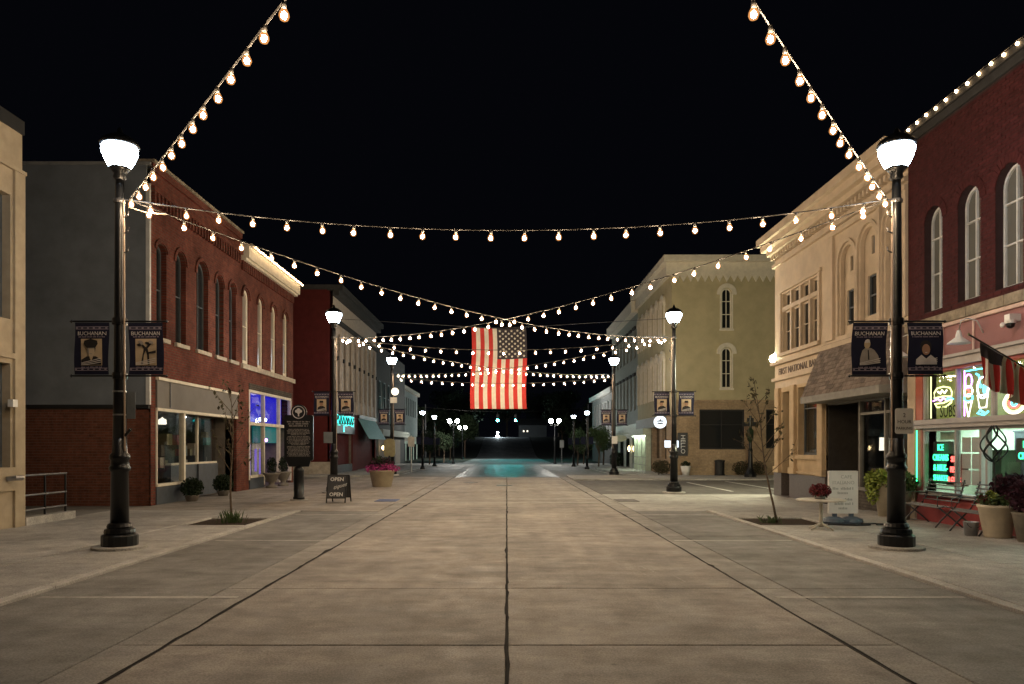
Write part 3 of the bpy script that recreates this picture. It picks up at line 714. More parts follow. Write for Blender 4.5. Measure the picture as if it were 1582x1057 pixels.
# --- dark red painted block across the alley, pale pilastered front
b3 = thing('red_block', 'dark red painted side wall with a pale pilastered street front', 'building', (-12, 46, 0))
Y3 = 41.0; Y3b = 54.5; Z3 = 10.5
body(b3, 'dark_red', -22, XL - 0.2, Y3, Y3b, -0.6, Z3 - 0.2)
m = MB(); m.bx(FF(Y3), -22, XL - 0.1, 0, 0.75, 0.001, 0.09)
m.build('stone_base', 'sill_stone', b3)
m = MB(); m.bx(FF(Y3), -22, XL + .1, Z3 - 0.25, Z3, -0.1, 0.12); m.build('parapet', 'dark_block', b3)
WU = [(41.9 + k * 1.55, 42.75 + k * 1.55, 4.4, 8.0, 0) for k in range(8)]
m = MB(); wall(m, FL, Y3, Y3b, 3.6, Z3, WU, 0.18); m.build('wall', 'pale_stone', b3)
for o in WU: window(b3, FL, o, 'pale_stone', 'curtain_pane', -0.1, 0.08, rails=(0.5,))
m = MB()
for k in range(9): m.bx(FL, 41.05 + k * 1.55, 41.5 + k * 1.55, 3.7, 8.4, 0.001, 0.12)
m.build('pilasters', 'pale_stone', b3)
m = MB(); m.bx(FL, Y3 - .1, Y3b, 8.5, 8.7, 0.001, 0.2); m.bx(FL, Y3 - .1, Y3b, Z3 - .6, Z3 - .3, 0.001, 0.35); m.bx(FL, Y3 - .1, Y3b, Z3 - .3, Z3, -.3, 0.55); m.build('cornice', 'dark_block', b3)
dm = MB(); dm.bx(lambda u, v, w_: (w_, u, v), 0, 0.16, 0, 0.22, 0.001, 0.22); o = dm.build('bracket', 'black_matte'); bmesh_ = o.data; bpy.data.objects.remove(o)
for k in range(9): inst('bracket', bmesh_, b3, (XL, 41.3 + k * 1.55, 6.4 - 0.0))
m = MB(); m.bx(FL, Y3 + .1, 46.2, 2.35, 3.6, -0.1, 0.12); m.build('sign_box', 'slate_panel', b3)
m = MB()
for k in range(5): m.bx(FL, 41.5 + k * .92, 41.5 + k * .92 + .7, 2.8 + 0.05 * (k % 2), 3.45 - 0.05 * ((k + 1) % 2), 0.121, 0.14)
m.bx(FL, 43.0, 43.3, 2.45, 2.8, .121, .14); m.build('lit_sign', 'cyan_sign', b3)
m = MB(); m.tube([FL(41.4 + 4.4 * k / 50, 3.1 + .22 * math.sin(k * .8), .16) for k in range(51)], .03, 5); m.tube([FL(41.3, 2.85, .16), FL(45.9, 3.0, .16)], .035, 5); m.build('script_lettering', 'sign_ink', b3)
m = MB(); room(m, FL, Y3 + .3, 46.0, -0.1, 2.35, -0.05, -3); m.build('interior', 'room_mid', b3)
m = MB(); m.bx(FL, 41.4, 46.0, -0.1, 0.55, -0.1, 0.02); m.build('stall_riser', 'black_matte', b3)
for a, b in ((Y3, 41.4), (46.1, 47.6), (54.0, Y3b)): m = MB(); m.bx(FL, a, b, -.4, 3.6, -.3, 0.03); m.build('pier', 'dark_red', b3)
for k, (u, z) in enumerate(((42.5, 1.6), (43.3, 1.7), (45.1, 1.2))):
    m = MB(); m.lathe([(.02, -.1), (.1, 0), (.02, .1)], FL(u, z, -.6), 8); tag(m.build('display_lamp', 'spot_warm'), 'small warm lamp behind glass below the cyan sign', 'lamp', 'warm display lamps')
m = MB(); m.bx(FL, 45.2, 45.9, 0.5, 2.2, -.7, -.65); tag(m.build('lit_board', 'lamp_shade_warm'), 'tall lit cream panel in the shop below the cyan sign', 'panel')
m = MB(); m.add([FL(47.6, 3.4, .05), FL(54, 3.4, .05), FL(54, 2.1, .8), FL(47.6, 2.1, .8), FL(47.6, 2.1, .75), FL(54, 2.1, .75)], [(0, 1, 2, 3), (0, 3, 4), (1, 5, 2), (2, 3, 4, 5)]); m.build('awning', 'teal_awning', b3)
m = MB(); room(m, FL, 47.6, 54, -0.4, 3.4, -0.05, -3); m.build('interior', 'room_mid', b3)
m = MB(); m.bx(FL, 47.6, 54, 3.4, 3.62, 0.0, 0.15); m.build('fascia', 'black_matte', b3)
# dim block and the pale grey block further along
b4 = thing('dim_block', 'dim narrow block between the pale pilastered front and the grey block', 'building', (-13, 58, 0))
body(b4, 'dark_block', -22, XL - .1, Y3b + .05, 70.5, -1, 9.3)
for k in range(4):
    o = (56 + k * 2.1, 56.9 + k * 2.1, 4.2, 6.6, 0); window(b4, FX(XL - .1, 1), o, 'dark_frame', 'night_pane', 0.06, 0.08, rails=(.5,))
m = MB(); m.bx(FX(XL - .1, 1), 55.2, 70, 2.4, 2.9, .001, .5); m.build('canopy', 'grey_green', b4)
for k in range(3):
    m = MB(); m.bx(FX(XL - .1, 1), 56 + k * 4.2, 59 + k * 4.2, -.4, 2.2, .001, .02); m.build('shop_window', ['lamp_shade_warm', 'room_mid', 'room_mid'][k] if k else 'room_mid', b4)
o = MB(); o.lathe([(.03, -.16), (.14, 0), (.03, .16)], (XL + .2, 56.4, 1.5), 8); tag(o.build('wall_lantern', 'spot_warm'), 'warm wall lantern on the dim block beyond the teal awning', 'lamp')
b5 = thing('grey_block', 'pale grey block with dark windows high on its face far along the street', 'building', (-14, 80, -0.9))
X5 = FX(-10.7, 1)
body(b5, 'grey_block', -22, -10.75, 72, 89, -1.2, 7.8)
W5 = [(73.2 + k * 1.5, 73.95 + k * 1.5, 4.9, 6.9, 0) for k in range(10)]
m = MB(); wall(m, X5, 72, 89, 2.2, 7.9, W5, 0.05); m.build('wall', 'grey_block', b5)
for q in W5: window(b5, X5, q, 'grey_block', 'night_pane', -0.02, 0.05, ft=0.02)
m = MB(); m.bx(X5, 72, 89, 7.5, 7.9, .001, .3); m.bx(X5, 72, 89, 2.2, 2.7, .001, .12); m.build('cornice', 'pale_stone', b5)
m = MB(); m.bx(X5, 72.1, 88.8, -1, 2.2, -.04, .02); m.build('shop_front', 'mint_paint', b5)
for k in range(5):
    m = MB(); m.bx(X5, 72.8 + k * 3.2, 75 + k * 3.2, -.6, 1.9, .021, .03); m.build('shop_window', 'night_pane', b5)
# ------------------------------------------------------------------ east side buildings
# --- red brick shop with neon windows (D 11.2 - 16.5)
r1 = thing('brick_building', 'red brick building with pink sign band over neon-lit food shop windows', 'building', (13, 14, 0))
RA, RB, RZ = 11.0, 16.5, 8.55
WR = [(15.2, 15.85, 4.44, 6.62, 1), (13.98, 14.68, 4.44, 6.62, 1), (12.82, 13.55, 4.44, 6.62, 1), (11.5, 12.2, 4.44, 6.62, 1)]
body(r1, 'room_dark', XR + 0.25, 22, RA, RB - .02, 4.1, RZ - 0.3)
m = MB(); wall(m, FR, RA, RB, 4.05, RZ - 0.25, WR, 0.25); m.build('wall', 'mortar_red', r1)
brickwork(r1, FR, 12.3, RB - .01, 4.27, RZ - 0.3, WR, 'brick_clay', True, -1, key=lambda t: t[0])
for o in WR:
    window(r1, FR, o, 'white_trim', 'shade_pane', -0.14, 0.05, mull=(0.5,), rails=(0.36, 0.70), bars=0.03)
    m = MB(); P = outline((o[0] - 0.17, o[1] + 0.17, o[3] - 0.7, o[3] + 0.17, 1), n=16); Q = outline((o[0], o[1], o[3] - 0.7, o[3], 1), n=16)
    for k in range(2, len(P) - 1):
        e = 0.02
        a0, a1, q0, q1 = [Vector((p[0], p[1])) for p in (P[k], P[k + 1], Q[k], Q[k + 1])]
        c0, c1, d0, d1 = a0.lerp(a1, .06), a0.lerp(a1, .94), q0.lerp(q1, .06), q0.lerp(q1, .94)
        m.add([FR(p.x, p.y, ww) for ww in (0.0, 0.02) for p in (c0, c1, d1, d0)], [(4, 5, 6, 7), (0, 1, 5, 4), (2, 3, 7, 6), (0, 4, 7, 3), (1, 2, 6, 5)])
    m.build('arch_bricks', 'brick_clay', r1)
m = MB()
for a, b in zip(frange(11, 16.5, 1.1), frange(11, 16.5, 1.1)[1:]): m.bx(FR, a + .008, b - .008, 4.10, 4.29, -.05, 0.09)
m.build('sill_course', 'stone_worn', r1)
m = MB(); m.bx(FR, RA, RB, RZ - 0.30, RZ - 0.14, 0.0, 0.06); m.bx(FR, RA, RB, RZ - .14, RZ, -.3, 0.12); m.build('parapet', 'dark_block', r1)
# pink band
m = MB(); m.bx(FR, RA, 16.15, 3.42, 4.05, -.3, 0.0)
m.build('sign_band', 'pink_panel', r1)
m = MB(); m.bx(FR, RA, 16.15, 4.02, 4.09, -.1, 0.06)
for u in (15.15, 14.15, 12.2): m.bx(FR, u, u + .05, 3.42, 4.02, 0.0, 0.025)
m.build('band_trim', 'pink_trim', r1)
m = MB(); m.bx(FR, RA, 16.2, 3.20, 3.36, -.2, 0.1); m.bx(FR, RA, 16.2, 3.36, 3.42, -.2, 0.16); m.build('shop_cornice', 'grey_paint', r1)
m = MB(); m.bx(FR, RA, 16.05, 3.14, 3.2, -.2, .02); m.build('violet_strip', 'neon_violet', r1) if False else m.build('head_trim', 'red_paint', r1)
m = MB(); m.bx(FR, 16.2, 16.5, 0, 4.05, -.3, 0.02); m.build('corner_pier', 'bank_stone', r1)
m = MB(); m.bx(FR, 15.94, 16.2, 0.6, 2.0, -.3, 0.0); m.build('jamb', 'red_paint', r1)
m = MB(); m.bx(FR, 15.94, 16.2, 2.16, 3.14, -.3, 0.0); m.build('jamb', 'orange_paint', r1)
m = MB(); m.bx(FR, 16.10, 16.12, 0.75, 1.95, 0.02, 0.035); m.build('neon_tube', 'neon_green', r1)
m = MB(); m.bx(FR, RA, 16.15, 1.98, 2.06, -.2, 0.10); m.bx(FR, RA, 16.15, 2.06, 2.16, -.2, 0.14); m.build('transom_bar', 'grey_paint', r1)
m = MB(); m.bx(FR, RA, 16.15, 0.0, 0.58, -.25, 0.0); m.build('stall_riser', 'red_paint', r1)
m = MB(); m.bx(FR, RA, 15.9, 0.58, 0.66, -.2, 0.1); m.build('sill', 'grey_paint', r1)
m = MB()
for u in (15.88, 14.76, 13.98, 13.80, 12.45, 11.2): m.bx(FR, u, u + .06, 0.66, 1.98, -.10, -.01)
m.bx(FR, RA, 15.95, 1.92, 1.98, -.095, -.005); m.build('shop_frame', 'grey_paint', r1)
for u in (15.88, 14.74, 13.65, 12.45, 11.2): m = MB(); m.bx(FR, u, u + .05, 2.16, 3.14, -.10, -.01); m.build('transom_mullion', 'grey_paint', r1)
for a, b in ((14.82, 15.88), (14.04, 14.76), (12.51, 13.80), (11.26, 12.45)):
    m = MB(); m.bx(FR, a, b, .66, 1.92, -.06, -.05); m.build('pane', 'glass', r1)
for a, b in ((14.79, 15.88), (13.7, 14.74), (12.5, 13.65), (11.25, 12.45)):
    m = MB(); m.bx(FR, a, b, 2.16, 3.14, -.06, -.05); m.build('pane', 'glass', r1)
m = MB(); room(m, FR, RA + .02, 15.94, 0.03, 2.06, -.1, -4.2); m.build('interior', 'shop_green', r1)
m = MB(); room(m, FR, RA + .02, 15.94, 2.10, 3.16, -.1, -.6); m.build('transom_box', 'transom_back', r1)
for a in (12.0, 13.6, 15.0):
    m = MB(); m.bx(FR, a, a + .6, 2.03, 2.05, -2.6, -1.0); m.build('ceiling_panel', 'shop_light', r1)
m = MB(); m.bx(FR, 15.84, 15.855, 2.2, 3.1, -.14, -.12); m.build('neon_tube', 'neon_yellow', r1)
m = MB(); m.bx(FR, 14.68, 14.695, 2.2, 3.1, -.14, -.12); m.build('neon_tube', 'neon_violet', r1)
m = MB(); m.tube([FR(u, 3.08, -.12) for u in (13.75, 14.65)], .012); m.build('neon_tube', 'neon_cyan', r1)
# things inside the shop
for u, d, hh, mm in ((15.2, 1.2, 1.5, 'leaf_dark'), (14.9, 1.6, 1.9, 'slate_panel'), (14.2, 3.2, 1.8, 'steel'), (13.3, 2.4, 1.2, 'steel'), (12.8, 1.0, 0.95, 'pale_stone'), (13.1, 3.6, 1.7, 'slate_panel')):
    m = MB(); m.bx(FR, u, u + .5, 0.03, hh, -d - .4, -d); m.bx(FR, u - .02, u + .52, hh, hh + .03, -d - .42, -d + .02)
    tag(m.build('shop_cabinet', mm), 'tall cabinet inside the green-lit food shop', 'cabinet', 'cabinets inside the neon food shop')
for i in range(2):
    for j in range(3):
        m = MB(); u = 14.02 + i * .31; z = .85 + j * .32
        m.bx(FR, u + .1, u + .38, z, z + .29, -.1, -.095)
        o = m.build('menu_sheet', 'paper'); tag(o, 'white menu sheet taped inside the neon shop window', 'menu sheet', 'menu sheets in the shop window')
# neon lettering
U, V3 = (0, -1, 0), (0, 0, 1)
def neon_words(name, label, lines, size, mat, uc, zs, sx=0.8):
    t = thing(name, label, 'neon sign', FR(uc, zs[-1], -.13))
    m = MB(); m.bx(FR, uc - .36, uc + .36, zs[-1] - .06, zs[0] + size, -.2, -.185); m.build('backing', 'sign_ink' if mat == 'neon_green' else 'room_mid', t)
    for s_, z in zip(lines, zs): text(s_, size, mat, t, 'neon_word', FR(uc, z, -.13), U, V3, 0.008, sx=sx, bold=0.002)
neon_words('neon_sign', 'green neon sign reading ICE CREAMS & MILK-SHAKES', ['ICE', 'CREAMS', '& MILK-', 'SHAKES'], 0.185, 'neon_green', 15.50, [1.52, 1.31, 1.10, .88])
neon_words('neon_sign', 'red neon sign of three short lines beside the green one', ['SUBS', 'PIZZA', '& GYROS'], 0.165, 'neon_red', 15.02, [1.29, 1.08, .87], 0.62)
neon_words('neon_sign', 'green neon sign in two lines behind the lattice ornament', ['ICE', 'CREAM'], 0.17, 'neon_green', 12.92, [1.58, 1.38], 0.8)
m = MB(); m.bx(FR, 15.1, 15.6, 1.74, 1.9, -.2, -.185); tag(m.build('card_sign', 'mint_paint'), 'pale framed card hanging above the green neon lettering', 'sign')
m = MB(); m.bx(FR, 12.75, 12.95, 0.8, 1.22, -.3, -.27); tag(m.build('screen', 'screen_blue'), 'small glowing blue screen in the shop window corner', 'screen')
def neon_thing(name, label, parts):
    t = thing(name, label, 'neon sign', FR(parts[0][2][0][0], parts[0][2][0][1], -.22))
    for nm, mat, pts, closed in parts:
        m = MB(); m.tube([FR(u + .2, v, -.13) for u, v in pts], 0.017, 6, closed); m.build(nm, mat, t, True)
def ell(cu, cv, a, b, n=24, t0=0, t1=2 * math.pi): return [(cu + a * math.cos(t0 + (t1 - t0) * k / n), cv + b * math.sin(t0 + (t1 - t0) * k / n)) for k in range(n if t1 - t0 > 6.2 else n + 1)]
bun = [(15.52, 2.62), (15.52, 2.74), (15.42, 2.82), (15.2, 2.84), (14.98, 2.8), (14.9, 2.7), (14.92, 2.62), (15.2, 2.64)]
neon_thing('neon_sign', 'neon sign of a filled sandwich roll in the transom window', [
    ('bun_top', 'neon_yellow', bun, True), ('bun_base', 'neon_yellow', [(15.5, 2.5), (15.42, 2.42), (15.1, 2.42), (14.92, 2.5), (14.9, 2.56), (15.2, 2.5)], True),
    ('filling', 'neon_violet', [(15.56, 2.56), (15.4, 2.6), (15.3, 2.55), (15.2, 2.6), (15.1, 2.56)], False), ('leaf', 'neon_cyan', [(15.1, 2.56), (15.0, 2.6), (14.86, 2.56)], False),
    ('score', 'neon_cream', [(15.4, 2.75), (15.3, 2.7), (15.25, 2.77), (15.15, 2.7), (15.08, 2.76)], False)])
neon_thing('neon_sign', 'neon sign of a tall ice cream cone with a violet top', [
    ('scoop_top', 'neon_violet', ell(14.36, 2.88, .11, .13), True), ('scoop_middle', 'neon_cream', ell(14.36, 2.68, .125, .10), True),
    ('scoop_base', 'neon_cyan', ell(14.36, 2.55, .13, .07), True), ('cone', 'neon_cream', [(14.47, 2.5), (14.36, 2.18), (14.25, 2.5), (14.36, 2.46)], True), ('swirl', 'neon_red', [(14.40, 2.72), (14.33, 2.68), (14.39, 2.62)], False)])
neon_thing('neon_sign', 'neon sign of a milkshake glass with a bent cyan straw', [
    ('straw', 'neon_cyan', [(14.12, 3.0), (14.04, 2.96), (13.98, 2.72)], False), ('froth', 'neon_white', ell(13.92, 2.72, .16, .2), True),
    ('glass', 'neon_cream', [(14.08, 2.58), (14.02, 2.34), (13.82, 2.34), (13.77, 2.58)], True), ('foot', 'neon_cyan', [(14.08, 2.24), (14.0, 2.3), (13.85, 2.22), (13.76, 2.26), (13.9, 2.2)], True), ('drop', 'neon_cyan', ell(13.86, 2.7, .04, .1, 10), True)])
neon_thing('neon_sign', 'round neon pizza sign with red frame above the lattice ornament', [
    ('rim', 'neon_cream', ell(13.05, 2.38, .28, .19), True), ('crust', 'neon_yellow', ell(13.05, 2.38, .23, .15), True), ('topping', 'neon_red', ell(13.05, 2.38, .14, .09), True), ('centre', 'neon_cyan', ell(13.05, 2.38, .07, .05, 12), True)])
neon_thing('neon_sign', 'neon sign of a red bottle with yellow and white label', [
    ('bottle', 'neon_red', [(13.28, 2.6), (13.2, 3.0), (13.14, 3.08), (13.05, 3.08), (12.98, 3.0), (12.92, 2.6)], False), ('label_band', 'neon_yellow', [(13.18, 2.78), (13.18, 2.9), (13.02, 2.9), (13.02, 2.78)], True), ('word_band', 'neon_white', [(13.22, 2.6), (13.22, 2.7), (12.98, 2.7), (12.98, 2.6)], True)])
text('SUBS', 0.34, 'leaf_dark', r1, 'window_lettering', FR(15.1, 2.2, -.045), U, V3, 0.002, sx=.75)
# gooseneck lamps, camera, wall flag
def gooseneck(u, label):
    t = thing('gooseneck_lamp', label, 'lamp', FR(u, 3.75, 0), 'gooseneck lamps on the pink band')
    m = MB(); m.tube([FR(u, 3.72, 0.0), FR(u, 3.95, .12), FR(u, 4.0, .3), FR(u, 3.95, .42), FR(u, 3.75, .46)], .014, 6); m.build('arm', 'sign_white', t, True)
    m = MB(); c = FR(u, 3.52, .46); m.lathe([(.03, .25), (.05, .18), (.06, .12), (.19, .02), (.2, 0.0), (.19, .0), (.05, .1)], c, 18, cap=False); m.build('lamp_shade', 'sign_white', t, True)
gooseneck(13.9, 'white gooseneck lamp above the small wall flag'); gooseneck(16.0, 'white gooseneck lamp on the pink band behind the parking-sign lamp post'); gooseneck(11.8, 'white gooseneck lamp on the pink band past the dome camera')
t = thing('dome_camera', 'white dome security camera with dark bubble on the pink band', 'camera', FR(12.95, 3.8, 0))
m = MB(); m.bx(FR, 12.88, 13.02, 3.78, 3.9, 0.0, .2); m.lathe([(.09, .06), (.09, 0)], FR(12.95, 3.74, .14), 12); m.build('housing', 'sign_white', t)
m = MB(); m.lathe([(.075, 0), (.06, -.06), (.02, -.085)], FR(12.95, 3.74, .14), 12); m.build('bubble', 'black_iron', t, True)
m = MB(); m.lathe([(.05, 0), (.05, .02), (.03, .04)], (0, 0, 0), 10)
me = m.build('tmp', 'sign_white'); 
o = me; o.name = 'conduit_box'; o.rotation_euler = (0, R(-90), 0); o.location = FR(13.35, 3.78, 0); tag(o, 'small round junction box on the pink band', 'junction box')

def flag_cloth(t, P, nu, nv, stripe_along_u, unioni, star_n=None):
    """P(u,v)->point, u across the stripes, v along them"""
    for s_ in range(13):
        m = MB()
        for i in range(3):
            for j in range(nv):
                u0, u1 = (s_ + i / 3) / 13, (s_ + (i + 1) / 3) / 13; v0, v1 = j / nv, (j + 1) / nv
                if unioni(((u0 + u1) / 2), (v0 + v1) / 2): continue
                m.quad(P(u0, v0), P(u1, v0), P(u1, v1), P(u0, v1))
        m.build('stripe', 'flag_red' if s_ % 2 == 0 else 'flag_white', t, True)
wf = thing('wall_flag', 'small US flag drooping from an angled pole on the neon shop', 'flag', FR(12.75, 2.85, 0))
A = Vector((8.85, 12.62, 2.9)); B = Vector((7.58, 12.1, 3.38))
m = MB(); m.tube([A, B + (B - A) * .06], .014, 8); m.build('pole', 'black_matte', wf)
m = MB(); m.lathe([(.0, -.03), (.03, 0), (0, .03)], B + (B - A) * .075, 8, cap=False); m.build('finial', 'plaque_bronze', wf, True)
def Pw(u, v):
    p = A.lerp(B, .10 + .78 * (1 - u)); drop = 0.02 + v * (0.64 + 0.05 * math.sin(u * 7))
    return p + Vector((0.05 * math.sin(u * 19 + v * 2) * v ** .5 + 0.10 * v * (0.5 - u), 0.07 * math.sin(u * 23 + 1) * v ** .5, -drop))
wf_un = lambda u, v: u < 6.99 / 13 and v < 0.33
flag_cloth(wf, Pw, 13, 12, True, wf_un)
m = MB()
for i in range(14):
    for j in range(4): m.quad(Pw(i / 26, j / 12), Pw((i + 1) / 26, j / 12), Pw((i + 1) / 26, (j + 1) / 12), Pw(i / 26, (j + 1) / 12))
m.build('canton', 'flag_blue', wf, True)

# --- bank: pale stone, big window group, niches, shingled mansard
bk = thing('bank_building', 'pale stone bank front lettered FIRST NATIONAL BANK with a shingled awning', 'building', (13, 20, 0))
BA, BB, BZ = 16.5, 24.7, 8.45
WB = []
for k in range(4):
    u = 21.25 + k * 0.72; WB += [(u, u + .6, 4.62, 5.95, 0), (u, u + .6, 6.08, 6.5, 0)]
NI = [(19.25, 19.72, 4.8, 5.72, 0), (18.1, 18.6, 4.85, 5.85, 0), (16.85, 17.3, 4.85, 5.9, 0)]
SL = [(19.38, 19.53, 6.2, 6.58, 0), (18.25, 18.4, 6.35, 6.8, 0), (17.0, 17.15, 6.45, 6.9, 0)]
body(bk, 'room_dark', XR + .3, 22, BA + .02, BB - .02, 3.5, BZ - .3)
m = MB(); wall(m, FR, BA, BB, 4.35, BZ, WB, 0.2) if False else None
# upper wall: niches are recessed arched bays
NB = [(18.98, 19.98, 4.55, 6.98, 1), (17.82, 18.87, 4.55, 7.12, 1), (16.62, 17.62, 4.55, 7.2, 1)]
m = MB(); wall(m, FR, BA, BB, 4.35, BZ, WB + NB, 0.18); m.quad((XR, BB, 0), (22, BB, 0), (22, BB, BZ), (XR, BB, BZ)); m.build('wall', 'bank_stone', bk)
for o, s_, nb in zip(NI, SL, NB):
    pt = FX(XR + .12, -1)
    m = MB(); wall(m, pt, nb[0] - .0, nb[1] + .0, nb[2], nb[3], [o, s_], .16); m.build('niche_back', 'bank_stone', bk)
    window(bk, pt, o, 'dark_frame', 'night_pane', -.05, .035, rails=(.5,)); window(bk, pt, s_, 'dark_frame', 'night_pane', -.05, .015)
    for ins, ww in ((0.0, 0.0), (0.09, -.05)):
        P = outline((nb[0] + ins - .06, nb[1] - ins + .06, nb[2] + .01, nb[3] - ins + .06, 1), n=14); Q = outline((nb[0] + ins + .02, nb[1] - ins - .02, nb[2] + .01, nb[3] - ins - .02, 1), n=14)
        m = MB(); idx = [1] + list(range(2, len(P))) + [0]
        for a, b in zip(idx, idx[1:]): m.add([FR(*P[a], ww - .06), FR(*P[b], ww - .06), FR(*Q[b], ww - .06), FR(*Q[a], ww - .06), FR(*P[a], ww + .04), FR(*P[b], ww + .04), FR(*Q[b], ww + .04), FR(*Q[a], ww + .04)], [(4, 5, 6, 7), (0, 1, 5, 4), (2, 3, 7, 6)])
        m.build('niche_moulding', 'bank_stone', bk)
for o in WB: window(bk, FR, o, 'bank_stone', 'night_pane', -.1, .05, rails=(.5,) if o[3] < 6 else (), bars=.02)
m = MB(); m.bx(FR, 21.1, 24.2, 4.5, 4.61, 0.002, .1); m.bx(FR, 21.08, 21.22, 4.62, 6.62, .002, .06); m.bx(FR, 24.06, 24.2, 4.62, 6.62, .002, .06); m.bx(FR, 21.0, 24.3, 6.55, 6.66, .002, .08); m.build('window_surround', 'bank_stone', bk)
m = MB()
for u in (20.2, 17.66, 16.5): m.bx(FR, u, u + .12 if u < 20 else u + .5, 4.5, 7.3, .001, .07)
m.bx(FR, BA, 20.7, 7.3, 7.42, .001, .09); m.build('pilasters', 'bank_stone', bk)
m = MB(); m.bx(FR, BA, BB + .05, 7.5, 7.6, .001, .10); m.bx(FR, BA, BB + .1, 7.9, 8.05, .001, .25); m.bx(FR, BA, BB + .2, 8.05, 8.25, .001, .42); m.bx(FR, BA, BB + .25, 8.25, BZ + .03, -.2, .55); m.build('cornice', 'bank_stone', bk)
dm = MB(); dm.bx(lambda u, v, w_: (-w_, u, v), 0, .10, 0, .14, .001, .16); o = dm.build('dentil', 'bank_stone'); dme = o.data; bpy.data.objects.remove(o)
for k in range(40): inst('dentil', dme, bk, (XR, BA + .08 + k * .205, 7.74))
m = MB(); m.bx(FR, BA, BB + .08, 4.26, 4.38, .001, .14); m.bx(FR, 20.9, BB + .06, 3.74, 3.84, .001, .1); m.build('string_course', 'bank_stone', bk)
m = MB(); m.bx(FR, BA, BB, 3.5, 4.35, -.35, 0.0); m.build('frieze', 'bank_stone', bk)
text('FIRST NATIONAL BANK', 0.30, 'letter_bronze', bk, 'lettering', FR(24.35, 3.93, 0.006), U, V3, 0.012, align='LEFT', sx=1.02)
# lower storey stone with door and window
DO, WO = (23.35, 24.05, 0.0, 3.35, 0), (21.15, 22.75, 1.35, 3.4, 0)
m = MB(); wall(m, FR, 20.75, BB, .75, 3.5, [(DO[0], DO[1], .75, 3.35, 0), WO], .3); m.build('wall_lower', 'bank_stone_low', bk)
m = MB(); m.bx(FR, 20.75, 23.35, 0, .75, -.3, .04); m.bx(FR, 24.05, BB, 0, .75, -.3, .04); m.build('plinth', 'granite', bk)
m = MB()
for u in (20.8, 22.85, 24.15): m.bx(FR, u, u + .36, .95, 3.5, .001, .09)
for u in (20.75, 22.8, 24.1): m.bx(FR, u, u + .46, .76, .95, .001, .13)
m.bx(FR, 21.16, 22.85, 1.22, 1.35, .001, .07); m.bx(FR, 21.16, 22.85, .78, .86, .001, .05); m.build('pilasters', 'bank_stone_low', bk)
for k in range(5):   # stone courses
    z = .98 + k * .5
    for u in (20.8, 22.85, 24.15): m = MB(); m.bx(FR, u + .02, u + .34, z, z + .47, .091, .1); m.build('stone', 'bank_stone_low', bk)
window(bk, FR, WO, 'dark_frame', 'glass', -.18, .07, rails=(.68,))
m = MB(); room(m, FR, 21.1, 22.8, 1.2, 3.4, -.3, -1.2); m.build('display_room', 'room_mid', bk)
m = MB(); P = [(21.6, 2.65), (21.95, 2.65), (21.85, 2.4), (21.8, 2.05), (21.7, 2.05), (21.68, 2.4)]; m.poly(FR, P, -.5, -.48); tag(m.build('paper_cone', 'paper'), 'pale paper cone hanging in the bank display window', 'decoration')
m = MB(); m.bx(FR, 21.3, 21.6, 1.4, 2.3, -.9, -.85); tag(m.build('display_board', 'wood'), 'brown board standing in the bank display window', 'board')
for k in range(9):
    m = MB(); m.lathe([(.05, 0), (.06, .1), (.03, .16), (.035, .2)], FR(21.3 + k * .16, 1.36, -.35), 8); tag(m.build('small_jar', 'dark_frame'), 'small dark jar on the bank display window ledge', 'jar', 'jars in a row on the bank window ledge')
m = MB(); m.bx(FR, DO[0] + .02, DO[1] - .02, 0.03, 2.3, -.35, -.3); dr = m.build('door', 'dark_frame', bk)
m = MB(); m.bx(FR, DO[0] + .14, DO[1] - .14, .8, 2.15, -.3, -.29); m.build('door_pane', 'night_pane', dr)
m = MB(); m.tube([FR(23.5, 1.0, -.27), FR(23.5, 1.3, -.27)], .012); m.build('handle', 'steel', dr)
m = MB(); m.bx(FR, DO[0], DO[1], 2.34, 3.35, -.33, -.3); m.build('fanlight', 'night_pane', bk)
m = MB(); m.bx(FR, DO[0] - .05, DO[1] + .05, 0, .03, -.3, .1); m.build('step', 'granite', bk)
# shop under the mansard
m = MB(); m.bx(FR, BA, 20.75, 2.75, 3.5, -.3, -.02); m.build('header', 'fascia', bk)
m = MB(); m.bx(FR, BA, 19.05, 0, .5, -.3, -.05); m.build('stall_riser', 'brick_dim', bk)
m = MB(); m.bx(FR, BA, 19.05, .5, .57, -.3, 0.0)
for u in (16.55, 17.7, 18.98): m.bx(FR, u, u + .06, .57, 2.75, -.2, -.1)
m.bx(FR, 16.6, 19.0, 2.4, 2.46, -.19, -.11); m.build('shop_frame', 'fascia', bk)
m = MB(); m.bx(FR, 17.76, 18.98, .57, 2.75, -.16, -.15); m.build('pane', 'glass', bk)
m = MB(); m.bx(FR, 16.61, 17.7, .57, 2.75, -.16, -.15); m.build('pane', 'glass', bk)
m = MB(); room(m, FR, 16.52, 19.04, 0.03, 2.76, -.2, -4.5); m.build('interior', 'room_mid', bk)
m = MB(); m.bx(FR, 19.06, 20.72, 0, 2.76, -1.2, -1.15); m.bx(FR, 19.04, 19.08, 0, 2.76, -1.2, -.1); m.bx(FR, 20.7, 20.75, 0, 2.76, -1.2, -.05); m.build('recess_wall', 'room_dark', bk)
m = MB(); m.bx(FR, 19.2, 20.1, 0.03, 2.2, -1.14, -1.08); dr = m.build('door', 'dark_frame', bk)
m = MB(); m.tube([FR(20.0, .95, -1.05), FR(20.0, 1.25, -1.05)], .012); m.build('handle', 'steel', dr)
m = MB(); m.bx(FR, 19.35, 19.95, 1.0, 2.1, -1.08, -1.07); m.build('door_pane', 'night_pane', dr)
